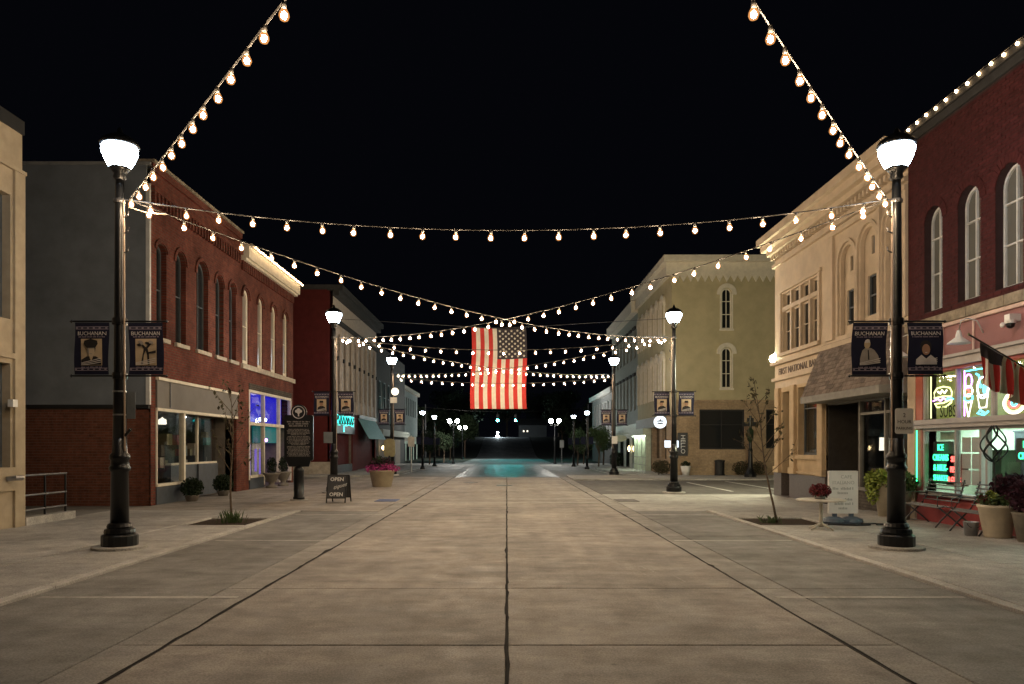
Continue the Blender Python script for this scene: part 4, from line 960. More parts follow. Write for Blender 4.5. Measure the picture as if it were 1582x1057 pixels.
# mansard of shingles
AS, AE = 16.55, 20.95
slope = lambda s_: (0.04 + .56 * s_, 4.42 - 1.44 * s_)
m = MB(); m.add([FR(AS, 4.42, .03), FR(AE, 4.42, .03), FR(AE, 2.98, .6), FR(AS, 2.98, .6), FR(AS, 2.98, .0), FR(AE, 2.98, .0), FR(AS, 4.42, 0), FR(AE, 4.42, 0)], [(0, 1, 2, 3), (2, 3, 4, 5), (1, 2, 5, 7), (0, 3, 4, 6)]); aw = m.build('awning', 'shingle', bk)
m = MB(); m.bx(FR, AS, AE + .02, 2.80, 2.98, -.05, .63); m.build('awning_fascia', 'fascia', bk)
nrow, sw = 13, .235
for i in range(nrow):
    a = Vector((*slope(max(0, (i - .35) / nrow)),)); b = Vector((*slope((i + 1) / nrow),))
    nrm = Vector((1.44, .56)).normalized(); u = AS - (sw / 2 if i % 2 else 0)
    while u < AE:
        u0, u1 = max(u + .006, AS), min(u + sw - .006, AE); u += sw
        if u1 - u0 < .04: continue
        k = random.uniform(.010, .020); p0 = a + nrm * .004; p1 = b + nrm * (k + .006); p2 = b + nrm * .003
        sh = MB(); sh.add([FR(u0, p0.y, p0.x), FR(u1, p0.y, p0.x), FR(u1, p1.y, p1.x), FR(u0, p1.y, p1.x), FR(u0, p2.y, p2.x), FR(u1, p2.y, p2.x)], [(0, 1, 2, 3), (3, 2, 5, 4), (0, 3, 4), (1, 5, 2)])
        sh.build('shingle', 'shingle', aw)
# table lamp and goods inside
t = thing('table_lamp', 'lit table lamp with pale shade inside the shop under the shingled awning', 'lamp', (9.65, 18.85, 1.05))
m = MB(); m.lathe([(.09, 0), (.09, .02), (.02, .04), (.02, .5)], (9.65, 18.85, 1.05), 10); m.build('stem', 'black_iron', t)
m = MB(); m.lathe([(.20, .45), (.19, .78)], (9.65, 18.85, 1.05), 16); m.build('lamp_shade', 'lamp_shade_warm', t, True)
m = MB(); m.box(9.3, 10.2, 18.0, 19.0, .98, 1.04)
for x, y in ((9.35, 18.05), (10.1, 18.05), (9.35, 18.9), (10.1, 18.9)): m.box(x, x + .05, y, y + .05, .03, .98)
tag(m.build('console_table', 'wood'), 'brown table carrying the lit lamp inside the awning shop', 'table')
for u, d, z, a, b, mm in ((18.5, .6, .58, .22, .55, 'paper'), (18.1, .9, .58, .3, .75, 'plaque_bronze'), (17.2, 1.2, .03, .6, 1.1, 'room_dark')):
    m = MB(); m.bx(FR, u, u + a, z, z + b, -d - .05, -d); tag(m.build('display_card', mm), {'paper': 'white card in the shop window under the awning', 'plaque_bronze': 'olive framed print in the shop window under the awning', 'room_dark': 'dark low cabinet inside the shop under the awning'}[mm], 'display')
# bank corner lantern lights the olive wall
t = thing('corner_lantern', 'bright white globe lantern on the far corner of the bank', 'lamp', (9.0, 24.75, 4.55))
m = MB(); m.tube([(9.06, 24.7, 4.75), (9.0, 24.95, 4.8), (8.97, 25.02, 4.7)], .02, 6); m.build('bracket', 'black_iron', t)
m = MB(); m.lathe([(.02, -.13), (.1, -.09), (.13, 0), (.1, .09), (.03, .13)], (8.97, 25.02, 4.55), 14); m.build('globe', 'sconce_white', t, True)

# --- olive stucco block across the car park
ob = thing('olive_block', 'three-storey olive block with scalloped cornice and white-hooded windows', 'building', (14, 46, 0))
OD, OE, OZ = 40.2, 50.6, 11.6
SF = FF(OD)
OW = [(11.58, 12.14, 7.95, 10.15, 1), (11.58, 12.14, 4.75, 6.95, 1)]
LW = [(10.4, 12.85, 1.45, 3.6, 0), (14.0, 14.9, 1.5, 3.6, 0)]
body(ob, 'room_dark', XR + .25, 24, OD + .25, OE, -.3, OZ - .2)
m = MB(); wall(m, SF, XR, 24, 4.05, OZ, OW, .2); m.build('side_wall', 'olive_stucco', ob)
m = MB(); wall(m, SF, XR, 24, 0, 4.05, LW, .25); m.build('side_wall_lower', 'brick_tan', ob)
for o in OW:
    window(ob, SF, o, 'olive_trim', 'night_pane', -.06, .07, mull=(.5,), rails=(.36, .68), bars=.04)
    m = MB(); P = outline((o[0] - .24, o[1] + .24, o[3] - .35, o[3] + .24, 1)); Q = outline((o[0] - .02, o[1] + .02, o[3] - .35, o[3] + .02, 1)); idx = [1] + list(range(2, len(P))) + [0]
    for a, b in zip(idx, idx[1:]): m.add([SF(*P[a], .001), SF(*P[b], .001), SF(*Q[b], .001), SF(*Q[a], .001), SF(*P[a], .12), SF(*P[b], .12), SF(*Q[b], .12), SF(*Q[a], .12)], [(4, 5, 6, 7), (0, 1, 5, 4), (2, 3, 7, 6), (0, 3, 7, 4), (1, 2, 6, 5)])
    m.build('window_hood', 'olive_trim', ob)
    m = MB(); m.bx(SF, o[0] - .1, o[1] + .1, o[2] - .1, o[2], .001, .1); m.bx(SF, o[0] - .07, o[0], o[2], o[3] - .3, .001, .03); m.bx(SF, o[1], o[1] + .07, o[2], o[3] - .3, .001, .03); m.build('sill', 'olive_trim', ob)
for o in LW: window(ob, SF, o, 'black_matte', 'night_pane', -.1, .08, mull=(.5,) if o[1] - o[0] > 1.5 else (), rails=(.62,))
m = MB(); m.bx(SF, XR + .002, 24, 3.98, 4.12, .001, .06); m.bx(SF, XR, 24, .06, .5, .001, .05); m.build('string_course', 'brick_tan', ob)
m = MB(); m.bx(SF, XR - .3, 24, OZ - .75, OZ - .08, .001, .08); m.bx(SF, XR - .5, 24, OZ - .08, OZ + .25, -.3, .45); m.build('cornice', 'olive_trim', ob)
tm = MB(); tm.poly(lambda u, v, w_: (u, -w_, v), [(0, 0), (.385, 0), (.1925, -.36)], 0.001, .09); o = tm.build('scallop', 'olive_trim'); tme = o.data; bpy.data.objects.remove(o)
for k in range(36): inst('scallop', tme, ob, (XR + .05 + k * .39, OD, OZ - .752))
fw = []
for k in range(6):
    u = 41.95 + k * 1.5; fw += [(u, u + .72, 7.85, 10.0, 1), (u, u + .72, 4.35, 6.85, 1)]
m = MB(); wall(m, FR, OD, OE, 3.35, OZ, fw, .2); m.build('front_wall', 'olive_stucco', ob)
for o in fw:
    window(ob, FR, o, 'olive_trim', 'night_pane', -.06, .08, rails=(.5,))
    m = MB(); P = outline((o[0] - .2, o[1] + .2, o[3] - .45, o[3] + .2, 1), n=8); Q = outline((o[0] - .02, o[1] + .02, o[3] - .45, o[3] + .02, 1), n=8); idx = [1] + list(range(2, len(P))) + [0]
    for a, b in zip(idx, idx[1:]): m.add([FR(*P[a], .001), FR(*P[b], .001), FR(*Q[b], .001), FR(*Q[a], .001), FR(*P[a], .13), FR(*P[b], .13), FR(*Q[b], .13), FR(*Q[a], .13)], [(4, 5, 6, 7), (0, 1, 5, 4), (2, 3, 7, 6), (0, 3, 7, 4), (1, 2, 6, 5)])
    m.bx(FR, o[0] - .12, o[0] - .02, o[2], o[3] - .45, .001, .1); m.bx(FR, o[1] + .02, o[1] + .12, o[2], o[3] - .45, .001, .1); m.build('window_hood', 'olive_trim', ob)
m = MB(); m.bx(FR, OD + .31, OE, OZ - .08, OZ + .25, -.3, .5); m.bx(FR, OD + .01, OE, OZ - .7, OZ - .085, .001, .2); m.build('front_cornice', 'olive_trim', ob)
m = MB(); m.bx(FR, 41.5, OE, 2.75, 3.35, -.1, .12); m.build('shop_fascia', 'fascia', ob)
m = MB(); m.bx(FR, OD + .01, 41.5, -.1, 3.35, -.3, .001); m.bx(FR, 41.5, 45.8, -.1, .9, -.3, .0); m.bx(FR, 42.8, 43.4, .9, 2.75, -.3, 0); m.bx(FR, 45.2, 45.8, .9, 2.75, -.3, 0); m.build('shop_wall', 'brick_tan', ob)
m = MB(); m.bx(FR, 41.5, 45.2, .9, 2.75, -.25, -.2); m.build('shop_window', 'night_pane', ob)
m = MB(); m.bx(FR, 45.9, 50.4, 2.3, 2.72, .0, .5)
for u in (46.0, 47.3, 49.0, 50.2): m.bx(FR, u, u + .28, -.2, 2.3, .0, .3)
m.build('portal', 'mint_paint', ob)
m = MB(); m.bx(FR, 46.3, 50.2, 2.26, 2.29, .02, .45); m.build('strip_light', 'mint_light', ob)
m = MB(); m.bx(FR, 46.3, 50.2, -.2, 2.3, -.4, -.35); m.build('portal_back', 'mint_paint', ob)
m = MB(); m.bx(FR, 47.65, 47.95, 0, 2.0, -.34, -.32); m.build('door_light', 'door_light', ob)
for k in range(2): 
    t = thing('wall_lantern', 'boxy white lantern beside the HELLO sign on the olive block', 'lamp', (8.62 + k * .42, OD - .2, 1.72), 'paired lanterns on the olive block corner')
    m = MB(); m.box(8.5 + k * .42, 8.78 + k * .42, OD - .32, OD - .08, 1.55, 1.92); m.build('glass', 'disc_white', t)
    m = MB(); m.box(8.47 + k * .42, 8.81 + k * .42, OD - .35, OD - .05, 1.92, 1.96); m.tube([(8.64 + k * .42, OD - .2, 1.55), (8.75, OD - .1, 1.3), (8.9, OD, 1.25)], .02); m.build('bracket', 'black_iron', t)
t = thing('round_sign', 'round lit white hanging sign with dark star and moustache mark', 'sign', (8.3, 40.3, 2.9))
def disc(mb, c, r, d0, d1, n=28): mb.poly(lambda u, v, w_: (c[0] + u, c[1] - w_, c[2] + v), [(r * math.cos(6.2832 * k / n), r * math.sin(6.2832 * k / n)) for k in range(n)], d0, d1)
m = MB(); disc(m, (8.25, 40.1, 2.92), .34, 0, .08); m.build('face', 'disc_white', t)
m = MB(); pt = lambda u, v, w_: (8.25 + u, 40.1 - w_, 2.92 + v)
m.poly(pt, [(0, .2), (.05, .08), (.16, .08), (.2, .02), (-.2, .02), (-.16, .08), (-.05, .08)], .081, .085); m.poly(pt, [(-.2, -.14), (-.1, -.02), (0, -.05), (.1, -.02), (.2, -.14), (.08, -.1), (0, -.14), (-.08, -.1)], .081, .085); m.build('emblem', 'sign_ink', t)
m = MB(); m.tube([(8.9, 40.15, 3.32), (7.9, 40.15, 3.32)], .018); m.tube([(8.25, 40.15, 3.32), (8.25, 40.15, 3.25)], .01); m.build('bracket', 'black_iron', t)
t = thing('hello_sign', 'black upright sign with HELLO in pale letters on the olive block', 'sign', (9.45, OD, 1.8))
m = MB(); m.bx(SF, 9.2, 9.75, 1.1, 2.35, .03, .09); m.build('board', 'sign_ink', t)
text('HELLO', .34, 'sign_white', t, 'lettering', (9.38, OD - .1, 1.72), (0, 0, -1), (1, 0, 0), .004)
# greyer continuation of the block and the far white one
oc = thing('grey_green_block', 'grey-green block with dark hooded windows adjoining the olive block', 'building', (14, 57, 0))
body(oc, 'room_dark', XR + .25, 24, OE + .02, 63, -.9, 11)
fw = []
for k in range(7):
    u = 51.3 + k * 1.6; fw += [(u, u + .75, 7.7, 9.7, 0), (u, u + .75, 4.1, 6.5, 0)]
m = MB(); wall(m, FR, OE, 63, 3.2, 11.2, fw, .2); m.build('front_wall', 'grey_green', oc)
for o in fw:
    window(oc, FR, o, 'grey_green', 'night_pane', -.06, .08, rails=(.5,)); m = MB(); m.bx(FR, o[0] - .1, o[1] + .1, o[3], o[3] + .18, .001, .14); m.build('window_hood', 'dark_block', oc)
m = MB(); m.bx(FR, OE, 63, 10.7, 11.5, -.2, .45); m.build('cornice', 'olive_trim', oc)
m = MB(); m.bx(FR, OE, 63, -.8, 3.2, -.3, -.05); m.build('shop_wall', 'mint_paint', oc)
for k in range(4):
    m = MB(); m.bx(FR, 51.5 + k * 2.8, 52.9 + k * 2.8, -.2, 2.2, -.049, -.03); m.build('shop_window', 'night_pane', oc)
for u in (51.2, 53.3):
    o = MB(); o.lathe([(.03, -.2), (.1, 0), (.03, .2)], FR(u, 1.45, .15), 8); tag(o.build('wall_sconce', 'spot_warm'), 'slim warm wall sconce beside the pale lit portal', 'lamp', 'warm sconces by the portal')
m = MB(); m.poly(lambda u, v, w_: (8.2 + u, 54 - w_, 2.2 + v), [(.5 * math.cos(k * .3142), .25 * math.sin(k * .3142)) for k in range(20)], 0, .05); m.tube([(8.9, 53.97, 2.55), (7.7, 53.97, 2.55)], .02); tag(m.build('oval_sign', 'mint_paint'), 'pale oval hanging sign past the lit portal', 'sign')
od = thing('white_block', 'far pale block with narrow dark bays beyond the grey-green block', 'building', (12, 71, -.7))
body(od, 'grey_block', XR + .4, 22, 64, 80, -1.2, 6.5)
XD = FX(XR + .3, -1); W5 = [(65 + k * 2.1, 65.9 + k * 2.1, 2.9, 5.8, 0) for k in range(7)]
m = MB(); wall(m, XD, 64, 80, 2.0, 6.7, W5, .1); m.quad((XR + .3, 64, -1), (22, 64, -1), (22, 64, 6.7), (XR + .3, 64, 6.7)); m.build('wall', 'grey_block', od)
for q in W5: window(od, XD, q, 'white_trim', 'night_pane', -.05, .06, ft=.03)
m = MB(); m.bx(XD, 63.8, 80, 6.3, 6.75, .001, .35); m.build('cornice', 'white_trim', od)
m = MB(); m.bx(XD, 64, 80, -1, 2.0, -.05, 0.0); m.build('shop_front', 'dark_block', od)
# ------------------------------------------------------------------ street lamps
def make_lamp(loc, label, group='street lamps along the kerbs', banners=True, side=1, extras=()):
    t = thing('street_lamp', label, 'street lamp', loc, group)
    x, y, z = loc
    m = MB(); m.lathe([(.40, -.02), (.40, .035), (.38, .045)], loc, 20); m.build('footing', 'walk_concrete', t)
    m = MB(); m.lathe([(.255, .04), (.265, .06), (.265, .2), (.25, .215), (.215, .225), (.225, .25), (.215, .30), (.175, .315), (.185, .34), (.165, .385), (.135, .40)], loc, 18); m.build('base', 'black_iron', t, False)
    m = MB(); m.lathe([(.135, .40), (.125, 1.18), (.15, 1.20), (.155, 1.25), (.135, 1.28), (.13, 1.36), (.15, 1.38), (.145, 1.44), (.11, 1.48), (.10, 1.7)] , loc, 16)
    m.lathe([(.10, 1.7), (.088, 2.4), (.066, 5.55), (.06, 5.7)], loc, 14); m.build('post', 'black_iron', t, True)
    m = MB(); m.lathe([(.06, 5.68), (.10, 5.72), (.085, 5.78), (.13, 5.84), (.16, 5.87)], loc, 16); m.build('collar', 'black_iron', t, True)
    m = MB(); m.lathe([(.15, 5.87), (.21, 5.98), (.262, 6.12), (.262, 6.18), (.20, 6.25)], loc, 20); m.build('lamp_glass', 'lamp_glow', t, True)
    m = MB(); m.lathe([(.275, 6.20), (.29, 6.22), (.25, 6.29), (.15, 6.36), (.05, 6.40), (.035, 6.46), (.012, 6.5)], loc, 20); m.build('cap', 'black_iron', t, True)
    for zz in (3.5, 2.66):
        m = MB(); m.tube([(x - .72, y - .02, z + zz), (x + .72, y - .02, z + zz)], .014, 8)
        for s in (-1, 1): m.lathe([(.0, -.028), (.028, 0), (0, .028)], (x + s * .735, y - .02, z + zz), 8, cap=False)
        m.lathe([(.105, -.05), (.11, 0), (.105, .05)], (x, y, z + zz), 12)
        m.build('banner_arm', 'black_iron', t)
    m = MB(); m.tube([(x + side * .09, y - .05, z + 5.35), (x + side * .10, y - .06, z + 4.2), (x + side * .105, y - .06, z + 1.5)], .013, 6); m.build('conduit', 'cord_pale', t)
    for zz in (4.55, 4.85, 5.1): m = MB(); m.tube([(x + side * .1, y - .06, z + zz), (x + side * .16, y - .06, z + zz + .03), (x + side * .17, y - .06, z + zz + .09)], .012, 6); m.build('hook', 'dark_steel', t)
    m = MB(); m.lathe([(.085, -.03), (.09, 0), (.085, .03)], (x, y, z + 5.36), 12); m.tube([(x, y, z + 5.38), (x + side * .14, y, z + 5.38)], .012, 6); m.build('string_bracket', 'dark_steel', t)
    if 'holder' in extras:
        m = MB(); m.tube([(x + .09, y - .04, z + 1.72), (x + .22, y - .1, z + 1.84)], .022, 8); m.build('flag_holder', 'black_iron', t)
        for zz in (2.42, 2.06): m = MB(); m.lathe([(.098, -.012), (.098, .012)], (x, y, z + zz), 14); m.build('band', 'steel', t)
        m = MB(); m.box(x + .06, x + .2, y + .08, y + .085, z + 2.0, z + 2.42); m.build('sign_back', 'grey_stucco', t)
    return t
L1L, L1R, L2L, L2R, L3L, L3R = (-5.98, 11.5, .03), (6.02, 11.5, .03), (-5.97, 25.7, 0), (5.77, 25.7, 0), (-6.1, 39.5, .09), (5.69, 39.5, .06)
make_lamp(L1L, 'black street lamp with capped portrait banner near the grey clad building', side=1, extras=('holder',))
lr = make_lamp(L1R, 'black street lamp with 2 HOUR PARKING sign outside the shingled awning', side=-1)
make_lamp(L2L, 'black street lamp behind the OPEN antiques board', side=1)
make_lamp(L2R, 'black street lamp in front of the olive block and its HELLO sign', side=-1)
make_lamp(L3L, 'black street lamp with round signal lights beyond the magenta planter', side=1)
make_lamp(L3R, 'black street lamp with a white notice in front of the pale lit portal', side=-1)
far = []
FARL = ((-5.85, 51.7, .0), (5.57, 51.7, .0), (-5.78, 59.4, .0), (5.25, 58.5, .0))
for p in FARL:
    q = make_lamp(p, 'short black street lamp beside the tarmac road beyond the flag', 'short far street lamps', side=1); q.scale = (.65, .65, .65)
def double_lamp(x, y, z):
    t = thing('twin_lamp', 'tall lamp post with two white globes at the foot of the hill', 'street lamp', (x, y, z), 'twin globe lamp posts')
    m = MB(); m.lathe([(.3, 0), (.3, .3), (.16, .5), (.12, 1.4), (.08, 6.6)], (x, y, z), 12); m.build('post', 'black_iron', t)
    m = MB(); m.tube([(x - .65, y, z + 6.7), (x - .6, y, z + 6.4), (x, y, z + 6.35), (x + .6, y, z + 6.4), (x + .65, y, z + 6.7)], .04, 6); m.build('arm', 'black_iron', t)
    for s in (-1, 1):
        m = MB(); m.lathe([(.12, 6.75), (.3, 6.95), (.33, 7.1), (.28, 7.3), (.08, 7.42)], (x + s * .65, y, z), 14); m.build('globe', 'lamp_glow_warm', t, True)
    t.scale = (.56, .56, .56)
double_lamp(-4.95, 69, 0); double_lamp(-5.5, 92, 0); double_lamp(4.45, 69, 0)

# parking sign on the lamp post
t = thing('parking_sign', 'small white 2 HOUR PARKING sign strapped to the lamp post', 'sign', (6.08, 11.38, 2.0))
pc = lambda u, v, w_: (6.08 + u, 11.39 - w_, 1.99 + v)
m = MB(); rr = .03; P = []
for cx_, cz_, a0 in ((.11, .165, 0), (-.11, .165, 90), (-.11, -.165, 180), (.11, -.165, 270)): P += [(cx_ + rr * math.cos(R(a0 + k * 30)), cz_ + rr * math.sin(R(a0 + k * 30))) for k in range(4)]
m.poly(pc, P, 0, .004); m.build('plate', 'sign_white', t)
for s_, z, sz in (('2', .06, .09), ('HOUR', -.035, .075), ('PARKING', -.13, .06)): text(s_, sz, 'sign_ink', t, 'lettering', pc(0, z, .006), (1, 0, 0), V3, .001)
t = thing('notice_plate', 'white rectangular notice on the lamp post by the portal', 'sign', (5.69, 39.4, 1.9))
m = MB(); m.box(5.55, 5.85, 39.34, 39.36, 1.75, 2.15); m.build('plate', 'sign_white', t)
t = thing('signal_box', 'round pale light above a square sign on the lamp by the bronze plaque', 'sign', (-6.0, 39.35, 4.3))
m = MB(); m.poly(lambda u, v, w_: (-5.9 + u, 39.3 - w_, 4.5 + v), [(.2 * math.cos(k * .42), .2 * math.sin(k * .42)) for k in range(15)], 0, .04); m.build('disc', 'lamp_shade_warm', t); m = MB(); m.box(-6.15, -5.8, 39.28, 39.3, 3.9, 4.2); m.build('plate', 'sign_white', t)
t = thing('notice_plate', 'back of a small plate on the lamp behind the antiques board', 'sign', (-6.2, 25.6, 1.9))
m = MB(); m.box(-6.28, -5.98, 25.52, 25.54, 1.72, 2.1); m.build('plate', 'grey_stucco', t)

# ------------------------------------------------------------------ banners
def banner(lamp, s, label, kind, detail=True, wv=0.0):
    x, y, z = lamp; xc = x + s * .42; wd, hh = .265, .40; zc = z + 3.08; D0 = y - .02
    t = thing('banner', label, 'banner', (xc, y, z + 2.68))
    def pt(u, v, w_):
        k = .004 * math.sin(v * 7 + xc) + wv * (v - .4) * .06
        return (xc + u + (.012 * math.sin(v * 7 + xc * 3) if abs(u) > .2 else 0), D0 - w_ - k - .006 * math.sin(u * 8), zc + v)
    def sheet(nm, mat, u0, u1, v0, v1, ww, par=t, nu=6, nv=10):
        m = MB()
        for i in range(nu):
            for j in range(nv):
                a, b = u0 + (u1 - u0) * i / nu, u0 + (u1 - u0) * (i + 1) / nu; c, d = v0 + (v1 - v0) * j / nv, v0 + (v1 - v0) * (j + 1) / nv
                m.quad(pt(a, c, ww), pt(b, c, ww), pt(b, d, ww), pt(a, d, ww))
        return m.build(nm, mat, par)
    m = MB()
    for i in range(6):
        for j in range(12):
            a, b = -wd + 2 * wd * i / 6, -wd + 2 * wd * (i + 1) / 6; c, d = -hh + 2 * hh * j / 12, -hh + 2 * hh * (j + 1) / 12
            for ww in (0, .006): m.quad(pt(a, c, ww), pt(b, c, ww), pt(b, d, ww), pt(a, d, ww))
    cl = m.build('cloth', 'banner_navy', t)
    m = MB()
    for v in (hh - .105, -hh + .06):
        m.bx(pt, -wd + .01, wd - .01, v + .034, v + .044, .008, .010); m.bx(pt, -wd + .01, wd - .01, v, v + .01, .008, .010)
        for k in range(6): u = -wd + .012 + k * .092; m.bx(pt, u, u + .03, v + .012, v + .032, .008, .010)
    m.build('border', 'banner_trim', t)['kind'] = 'stuff'
    text('BUCHANAN', .083, 'banner_text', t, 'lettering', (0, 0, 0), (1, 0, 0), V3, .001, sx=.98, warp=lambda a, b, c: pt(a, b + .205, .0095 + c))
    rn = random.Random(int(abs(x * 100 + s * 10 + y)))
    m = MB(); wordmarks(m, pt, -.2, .2, .172, .018, .009, .011, rn); wordmarks(m, pt, -.16, .17, -.300, .024, .009, .011, rn); m.build('small_print', 'banner_trim', t)['kind'] = 'stuff'
    el = lambda cu, cv, a, b, n=16: [(cu + a * math.cos(6.2832 * k / n), cv + b * math.sin(6.2832 * k / n)) for k in range(n)]
    def shape(nm, mat, P, ww): m = MB(); q = .011 + (ww - .009) * 3; m.poly(pt, P, q, q + .002); m.build(nm, mat, pn)
    if kind in ('cap', 'tree', 'small'):
        pn = sheet('photo_panel', 'photo_tan', -.165, .165, -.26, .15, .009, nu=4, nv=6)
    else:
        m = MB(); m.poly(pt, [(-.17, -.26), (.17, -.26), (.19, .1), (-.19, .1)], .0075, .0085); pn = m.build('photo_panel', 'banner_navy', t)
    if kind == 'cap':
        shape('shoulders', 'photo_dark', [(-.16, -.25), (.16, -.25), (.155, -.17), (.07, -.12), (-.07, -.12), (-.155, -.17)], .011)
        shape('collar', 'photo_tan', [(-.03, -.12), (.03, -.12), (0, -.2)], .0125); shape('hair', 'photo_dark', el(.0, -.005, .068, .085), .0125); shape('face', 'face_pale', el(.0, -.03, .058, .098), .0135)
        shape('face_shadow', 'photo_grey', [(-.055, .0), (-.03, -.005), (-.03, -.10), (-.055, -.06)], .0145); shape('brow', 'photo_grey', [(-.05, .0), (.05, .0), (.05, .012), (-.05, .012)], .0145); shape('mouth', 'photo_grey', [(-.02, -.085), (.02, -.085), (.02, -.078), (-.02, -.078)], .0145)
        shape('cap', 'photo_dark', [(-.07, .01), (.07, .01), (.11, .07), (.10, .12), (0, .148), (-.10, .12), (-.11, .07)], .0155)
    elif kind == 'tree':
        shape('trunk', 'photo_dark', [(-.08, -.25), (-.045, -.25), (-.03, -.1), (0, -.03), (.02, -.1), (.03, -.25), (.06, -.25), (.05, -.08), (.03, .0), (.09, .07), (.075, .085), (0, .02), (-.07, .09), (-.09, .075), (-.03, .0), (-.05, -.1)], .011)
        for k in range(9): shape('foliage', 'photo_grey' if k % 2 else 'photo_dark', el(rn.uniform(-.12, .12), rn.uniform(.03, .12), rn.uniform(.02, .04), rn.uniform(.012, .025), 8), .012 + k * .0004)
        shape('branch', 'photo_dark', [(.03, -.06), (.16, -.03), (.16, -.07), (.05, -.08)], .0125)
    elif kind == 'pale':
        shape('shirt', 'photo_grey', [(-.14, -.25), (.17, -.22), (.13, -.1), (.07, -.02), (.02, .01), (-.06, .02), (-.11, -.03), (-.14, -.15)], .011); shape('face', 'photo_tan', el(-.04, .07, .046, .07), .0125); shape('hat', 'banner_text', [(-.085, .09), (0.0, .09), (-.01, .135), (-.04, .145), (-.07, .13)], .0135); shape('placket', 'photo_dark', [(-.03, -.02), (-.015, -.02), (.0, -.17), (-.02, -.17)], .0125)
    elif kind == 'smile':
        shape('hair', 'photo_dark', el(.0, .03, .085, .095), .011); shape('face', 'photo_skin', el(-.0, -.02, .06, .085), .0125); shape('shirt', 'banner_text', [(-.16, -.25), (.16, -.25), (.15, -.17), (.07, -.1), (0, -.16), (-.07, -.1), (-.15, -.17)], .0118); shape('smile', 'banner_text', [(-.02, -.06), (.02, -.06), (.012, -.072), (-.012, -.072)], .0135)
    else:
        shape('shoulders', 'photo_dark', [(-.15, -.25), (.15, -.25), (.13, -.13), (.05, -.08), (-.05, -.08), (-.13, -.13)], .011); shape('face', 'photo_skin', el(rn.uniform(-.03, .03), .0, .06, .09, 12), .0125); shape('hair', 'photo_dark', [(-.07, .03), (.07, .03), (.06, .1), (-.06, .1)], .0135)
    for k in range(3): shape('ribbon', 'banner_text', [(-.15, -.255 + k * .014), (-.05, -.25 + k * .022), (.05, -.235 + k * .026), (.16, -.215 + k * .03), (.16, -.205 + k * .03), (.05, -.225 + k * .026), (-.05, -.24 + k * .022), (-.15, -.247 + k * .014)], .0165)
banner(L1L, -1, 'navy banner with portrait of a man in a peaked dark cap', 'cap')
banner(L1L, 1, 'navy banner with a photo of a branching dark tree', 'tree')
banner(L1R, -1, 'navy banner with pale figure in a light shirt and hat', 'pale', wv=1)
banner(L1R, 1, 'navy banner with portrait of a smiling dark-haired person in white', 'smile', wv=-1)
for i, (lp, d) in enumerate(((L2L, 'lamp behind the antiques board'), (L2R, 'lamp before the olive block'), (L3L, 'lamp by the bronze plaque'), (L3R, 'lamp before the lit portal'))):
    for s in (-1, 1): banner(lp, s, 'navy banner with tan portrait panel, %s side, on the %s' % ('kerb' if s * lp[0] < 0 else 'shop', d), 'small')
for x, y, z in FARL:
    for s in (-1, 1):
        m = MB(); m.box(x + s * .27 - .17, x + s * .27 + .17, y - .03, y - .015, z + 1.76, z + 2.26); tag(m.build('banner', 'banner_navy'), 'plain dark banner on a short lamp beside the tarmac', 'banner', 'far banners on the short lamps')

# ------------------------------------------------------------------ string lights
bm_ = MB(); bm_.lathe([(.014, .0), (.026, -.014), (.043, -.05), (.046, -.072), (.034, -.102), (.010, -.115)], (0, 0, -.055), 12); o = bm_.build('bulb', 'bulb_halo', None, True); BULB = o.data; bpy.data.objects.remove(o)  # outer glass, carries the painted warm halo round the bright core
bm_ = MB(); bm_.lathe([(.004, .034), (.020, .020), (.026, 0), (.020, -.020), (.004, -.032)], (0, 0, -.055 - .066), 8); o = bm_.build('filament', 'bulb_glow', None, True); FIL = o.data; bpy.data.objects.remove(o)
bm_ = MB(); bm_.lathe([(.012, .01), (.02, 0), (.021, -.055)], (0, 0, 0), 8); o = bm_.build('socket', 'cable_black', None, True); SOCK = o.data; bpy.data.objects.remove(o)
bm_ = MB(); bm_.lathe([(.008, .03), (.026, .015), (.03, 0), (.02, -.025), (.006, -.035)], (0, 0, 0), 8); o = bm_.build('bulb', 'roof_bulb_glow', None, True); RBULB = o.data; bpy.data.objects.remove(o)
def string_lights(A, B, sag, label, spacing=.53, t1=1.0, start=.35):
    A, B = Vector(A), Vector(B); L = (B - A).length; rn = random.Random(int(L * 100 + A.y * 7 + A.x))
    f = lambda t: A.lerp(B, t) - Vector((0, 0, 4 * sag * t * (1 - t)))
    st = thing('string_lights', label, 'string lights', A, 'string lights over the street')
    m = MB(); m.tube([f(k / 48) for k in range(49)], .011, 5); m.build('cable', 'cable_black', st)
    n = int((L - 2 * start) / spacing) + 1
    for k in range(n):
        tt = (start + k * (L - 2 * start) / (n - 1)) / L + rn.uniform(-.0015, .0015)
        if tt > t1: break
        p = f(tt); tl = (rn.uniform(-.12, .12), rn.uniform(-.12, .12), rn.uniform(0, 6))
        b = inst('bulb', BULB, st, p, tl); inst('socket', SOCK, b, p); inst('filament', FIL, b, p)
def at(l, dz=5.38): s = -1 if l[0] > 0 else 1; return (l[0] + s * .14, l[1], l[2] + dz)
string_lights(at(L1L), at(L1R), .47, 'string of bulbs straight across between the grey clad side and parking sign lamps', .52)
string_lights(at(L1L), at(L2R), .60, 'diagonal string of bulbs from the grey clad side lamp to the HELLO sign lamp')
string_lights(at(L1R), at(L2L), .60, 'diagonal string of bulbs from the parking sign lamp to the antiques board lamp')
string_lights(at(L2L), at(L2R), .45, 'string of bulbs straight across from antiques board lamp to HELLO sign lamp', .52)
string_lights(at(L2L), at(L3R), .42, 'diagonal string of bulbs from the antiques board lamp to the portal lamp')
string_lights(at(L2R), at(L3L), .42, 'diagonal string of bulbs from the HELLO sign lamp to the bronze plaque lamp')
